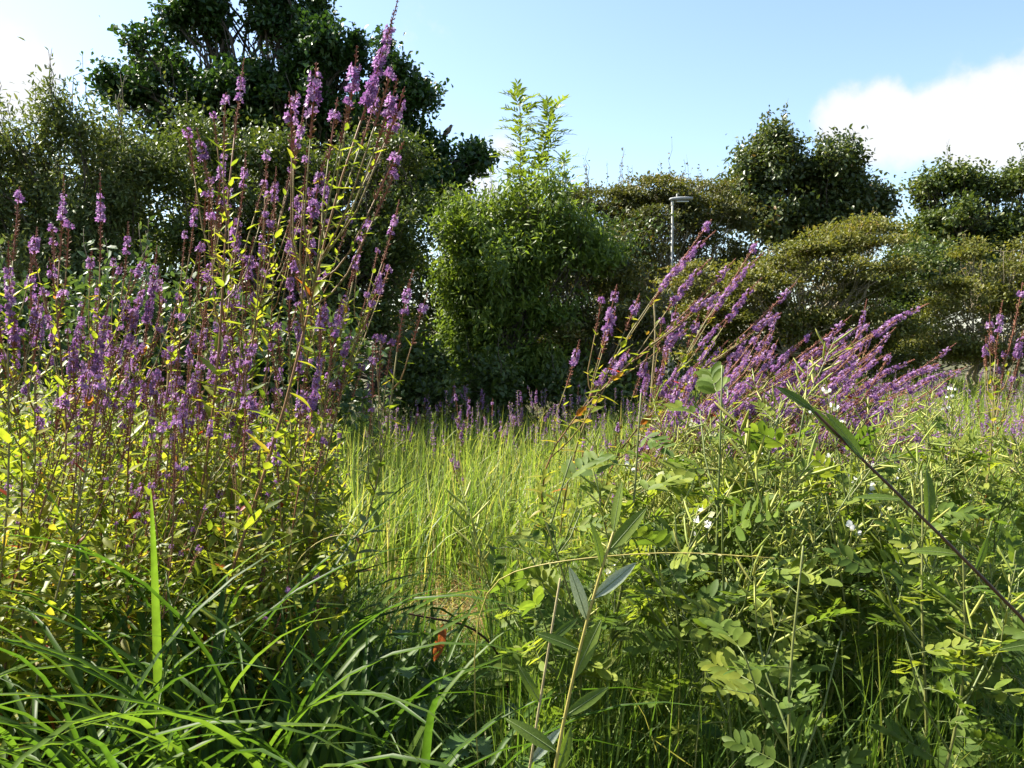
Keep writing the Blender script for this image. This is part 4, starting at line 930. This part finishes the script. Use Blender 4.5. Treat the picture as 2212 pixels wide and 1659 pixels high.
for (u, v), Y, dx, k, lab in rue_spots:
    tip = W(u, v, Y); rue((RUE_L if k else RUE_P)[r.integers(4)], gpt(tip.x - dx, Y + .05), tip, lab, GP, r.random() * 6.28)
for i in range(25):
    Y = r.uniform(2.3, 3.3); u = r.uniform(1420, 2330); tip = W(u, r.uniform(900, 1010) + (60 if u < 1500 else 0), Y)
    rue(RUE_P[r.integers(4)], gpt(tip.x + r.normal() * .1, Y + .05), tip, 'pea-like plant laden with yellow-green pods below the right flower clump', 'podded pea-like plants at right', r.random() * 6.28)
for i in range(18):
    Y = r.uniform(1.9, 2.7); u = r.uniform(1180, 2330); tip = W(u, r.uniform(1080, 1250) - 40 * (Y - 1.7), Y)
    rue(RUE_L[r.integers(5)], gpt(tip.x + r.normal() * .1, Y + .05), tip, 'leafy pea-like plant in the low green mass at lower right', 'leafy pea-like plants at lower right', r.random() * 6.28)

# ------------------------------------------------------------------ willow shoots and single stems
def willow_leaf_mesh(seed, mat, tn, droop, wide=1.0):
    m = MB(); st = [(t, w * wide) for t, w in [(0, 0), (.06, .035), (.2, .085), (.4, .115), (.6, .11), (.8, .075), (.93, .03), (1, 0)]]
    t_ = leaf_tmpl(st, droop, .28); m.inst(t_, [[0, 0, 0]], [[0, 1, 0]], [[0, 0, 1]], 1, 0, tn)
    t = np.linspace(-.06, .96, 8); m.tube(np.stack([0 * t, t, -droop * t * t + .003], -1), np.linspace(.013, .004, 8), 4, 1, .5)
    return m.mesh('willow_leaf', [M[mat], M['midrib']])
WL = [willow_leaf_mesh(600 + i, m_, tn, dr) for i, (m_, tn, dr) in enumerate((('willow_leaf', .2, .1), ('willow_leaf', .5, .2), ('willow_leaf', .85, .05), ('willow_pale', .4, .1), ('willow_leaf', .35, -.08)))]
WL += [willow_leaf_mesh(610, 'willow_leaf', .1, .12, 1.6), willow_leaf_mesh(611, 'willow_leaf', .45, .2, 1.55)]
def shoot(name, label, pts, r0, r1, mat, leaves, cat='willow shoot'):
    """pts world points base to tip; leaves = [(s, direction, up, length, mesh index)]."""
    b = Vector(pts[0]); root = thing(name, label, cat, b); path = np.array([[*(Vector(p) - b)] for p in pts])
    seg = np.concatenate([[0], np.cumsum(np.linalg.norm(np.diff(path, axis=0), axis=1))]); seg /= seg[-1]
    t = np.linspace(0, 1, 20); P = np.stack([np.interp(t, seg, path[:, k]) for k in range(3)], -1)
    for _ in range(2): P[1:-1] = (P[:-2] + 2 * P[1:-1] + P[2:]) / 4
    m = MB(); m.tube(P, np.linspace(r0, r1, 20), 7); obj('stem', m.mesh(name + '_stem', M[mat]), root)
    for s, d, up, L, k in leaves:
        p = Vector([float(np.interp(s, t, P[:, j])) for j in range(3)]); obj('leaf', WL[k], root, place(p, d, up, L))
    return root
Yw = 1.18
shoot('willow_shoot', 'yellow-stemmed willow shoot with long narrow leaves rising through the bottom centre',
      [gpt(.01, 1.28), W(1195, 1659, Yw), W(1230, 1500, Yw), W(1275, 1300, Yw), W(1325, 1150, Yw)], .0042, .0018, 'yellow_stem',
      [(.62, (-.6, .1, .8), (0, -1, .6), 0.084, 0), (.66, (.35, 0, .9), (.3, -1, .3), 0.080, 1), (.70, (-.75, .1, .5), (.2, -1, .6), 0.088, 1), (.75, (.7, .1, .45), (0, -1, .6), 0.076, 1), (.80, (.45, 0, 1), (-.4, -1, .3), 0.096, 2),
       (.84, (-.8, 0, .35), (0, -.8, .8), 0.068, 0), (.88, (-.3, 0, 1), (.3, -1, .2), 0.080, 3), (.91, (.75, .1, .6), (.1, -1, .5), 0.080, 3), (.95, (-.1, 0.080, 1), (1, -1, 0), 0.068, 1), (.97, (.7, .1, .8), (-.3, -1, .4), 0.088, 2), (1.0, (.15, 0.080, 1), (-1, -1, 0), 0.072, 2), (.55, (.7, -.1, .5), (0, -1, .6), 0.080, 1), (.5, (-.5, -.1, .7), (0, -1, .5), 0.080, 0)])
shoot('willow_shoot', 'second pale willow stalk with sparse leaves just left of the yellow one', [gpt(-.06, 1.4), W(1145, 1650, 1.3), W(1185, 1400, 1.3), W(1210, 1250, 1.3)], .0032, .0016, 'dry_stem',
      [(.8, (-.5, 0, .9), (0, -1, .4), 0.068, 1), (.9, (.6, 0, .5), (0, -1, .5), 0.056, 0), (.7, (.6, 0, .7), (0, -1, .6), 0.072, 3), (.6, (-.6, .1, .9), (0, -1, .6), 0.072, 1)])
Yr = 1.08
shoot('willow_shoot', 'dark-stemmed willow shoot with big oval leaves slanting in from the right edge',
      [gpt(.98, 1.3), W(2330, 1450, 1.12), W(2180, 1310, Yr), W(1990, 1110, Yr), W(1850, 985, Yr), W(1760, 890, Yr)], .0042, .0018, 'dark_stem',
      [(1.0, (-.75, 0, .55), (.4, -1, .5), 0.060, 0), (.965, (-.7, .05, .62), (.5, -.9, .5), 0.068, 4), (.94, (-.55, -.1, .75), (.6, -.9, .2), 0.080, 0), (.89, (-.9, .1, .1), (.1, -.5, 1), 0.060, 0), (.86, (.05, 0, 1), (.1, -1, .1), 0.070, 1),
       (.82, (-.85, .1, .15), (.1, -.7, .8), 0.060, 1), (.80, (.3, -.1, .9), (.2, -1, .2), 0.048, 0), (.74, (.6, 0, .6), (0, -1, .5), 0.048, 0), (.70, (-.7, 0, -.1), (0, -.8, .6), 0.056, 0), (.66, (.3, 0, .8), (0, -1, .3), 0.044, 0), (.62, (-.5, 0, -.6), (0, -1, .3), 0.056, 0), (.56, (.5, 0, .6), (0, -1, .4), 0.048, 1)])
shoot('bare_stalk', 'dry pale bare stalk standing left of the right flower clump', [gpt(1.18 * .6, 4.3), W(1405, 850, 4.3), W(1418, 720, 4.3), W(1412, 645, 4.3)], .006, .004, 'dry_stem', [], 'stalk')
a = shoot('red_stemmed_plant', 'arching dark red stem with one hanging red leaf beside the orange mud', [gpt(-.02, 2.5), W(1100, 1480, 2.4), W(1075, 1400, 2.35), W(1010, 1345, 2.3), W(950, 1340, 2.25), W(880, 1325, 2.2)], .005, .0025, 'dark_stem', [], 'plant')
m = MB(); m.inst(T_WILLOW, [[0, 0, 0]], [[0, 1, 0]], [[0, 0, 1]], 1.0, 0, .6); red = m.mesh('red_leaf', M['red_leaf'])
obj('leaf', red, a, place(W(958, 1345, 2.25) - a.location, (-.18, 0, -1), (.5, -1, 0), .115))
obj('leaf', WL[2], a, place(W(890, 1328, 2.21) - a.location, (.7, .1, .3), (0, -1, .8), .06))
obj('leaf', WL[0], a, place(W(930, 1338, 2.23) - a.location, (.3, .1, -1), (.4, -1, .3), .07))

# arching long grass stems crossing the view
def long_stalk(label, pts, r0, mat):
    m = MB(); p = np.array([[*q] for q in pts]); t = np.linspace(0, 1, len(p)); s = np.linspace(0, 1, 24)
    P = np.stack([np.interp(s, t, p[:, k]) for k in range(3)], -1)
    for _ in range(6): P[1:-1] = (P[:-2] + 2 * P[1:-1] + P[2:]) / 4
    m.tube(P, np.linspace(r0, r0 * .5, 24), 5)
    root = thing('grass_stalk', label, 'grass stalk', pts[0]); o = obj('stalk', m.mesh('grass_stalk', M[mat]), root, Matrix.Translation(-Vector(pts[0])))
    m = MB(); k = 26; q = P[-8:][rng.integers(0, 8, k)]; m.inst(T_NARROW, q, nrm(P[-1] - P[-4] + rng.normal(size=(k, 3)) * .02), unit(k), .012, 0, .95); obj('seed_head', m.mesh('grass_seed_head', M['grass_pond']), root, Matrix.Translation(-Vector(pts[0])))
long_stalk('long pale grass stalk crossing in front of the willow shoot almost level', [gpt(-.05, 1.9), W(1000, 1260, 1.7), W(1200, 1210, 1.6), W(1450, 1190, 1.55), W(1660, 1205, 1.5)], .0016, 'yellow_stem')
long_stalk('bent pale grass stalk arching over the sedge towards the pond', [gpt(-.5, 2.3), W(600, 1250, 2.2), W(690, 1160, 2.2), W(780, 1150, 2.2), W(830, 1230, 2.2)], .0018, 'yellow_stem')
long_stalk('dry straw-coloured stalk standing at the lower right corner', [gpt(1.28, 2.3), W(2205, 1600, 2.2), W(2170, 1520, 2.2), W(2165, 1440, 2.2)], .0022, 'dry_stem')

# lobed herbs in the near grass
def lobed_leaf(seed):
    r = np.random.default_rng(seed); w = [0, .05, .26, .12, .36, .17, .40, .18, .30, .12, .15, 0]
    st = [(k / 11 * (1 + .0 * k), x * (1 + r.normal() * .12)) for k, x in enumerate(w)]
    m = MB(); m.inst(leaf_tmpl(st, .1 + .2 * r.random(), .3), [[0, 0, 0]], [[0, 1, 0]], [[0, 0, 1]], 1, 0, r.random()); return m.mesh('lobed_leaf', M['herb_leaf'])
LOB = [lobed_leaf(700 + i) for i in range(4)]
def herb(label, u, v, Y, n, s, seed):
    p = W(u, v, Y); b = gpt(p.x, Y); r = np.random.default_rng(seed); root = thing('lobed_herb', label, 'herb', b, 'lobed-leaved herbs in the near grass'); h = max(.06, p.z - b.z)
    st = MB()
    for k in range(n):
        a = r.random() * 6.28; L = r.uniform(.5, 1) * h; e = np.array([math.cos(a) * L * .5, math.sin(a) * L * .5, h * r.uniform(.7, 1.05)])
        st.tube(curve((0, 0, 0), e, 5, .1, .03, r), [.0022, .002, .0018, .0015, .0012], 5, 0, .5); obj('leaf', LOB[r.integers(4)], root, place(e, (math.cos(a), math.sin(a), .15), (0, -.3, 1), s * r.uniform(.7, 1.15)))
    obj('stem', st.mesh('herb_stem', M['rue_stem']), root)
herb('lobed herb with pale cut leaves at the bottom, left of centre', 890, 1540, 1.9, 7, .095, 1)
herb('lobed herb in the grass just above the lowest one', 860, 1430, 2.1, 6, .08, 2)
herb('lobed herb with grey-green leaves under the willow shoot', 1130, 1560, 2.0, 8, .085, 3)
herb('lobed herb between the willow shoot and the pea-like plants', 1340, 1570, 2.0, 7, .08, 4)
herb('lobed herb half hidden among the grass below the orange mud', 980, 1480, 2.2, 6, .075, 5)

# yellow flowers by the pond edge
for i, (u, v) in enumerate(((1240, 1000), (1300, 985), (1215, 1010))):
    Y = 3.6; p = W(u, v, Y); b = gpt(p.x, Y); root = thing('yellow_flower', ['yellow flower behind the lone leafy tip, left of its pair', 'yellow flower rightmost of three by the pond grass', 'yellow flower lowest of three by the pond grass'][i], 'wildflower', b, 'yellow flowers by the pond grass')
    m = MB(); m.tube(curve((0, 0, 0), p - b, 6, 0, .02), np.linspace(.002, .001, 6), 5); obj('stem', m.mesh('yellow_flower_stem', M['rue_stem']), root)
    m = MB(); k = 12; a = np.arange(k) * 2 * math.pi / k; m.inst(T_OVAL, np.tile(np.array(p - b), (k, 1)), np.stack([np.cos(a), np.sin(a) * .6, .3 + 0 * a], -1), [0, -1, 1], .016, 0, .5); obj('flower', m.mesh('yellow_flower_head', M['yellow_petal']), root)
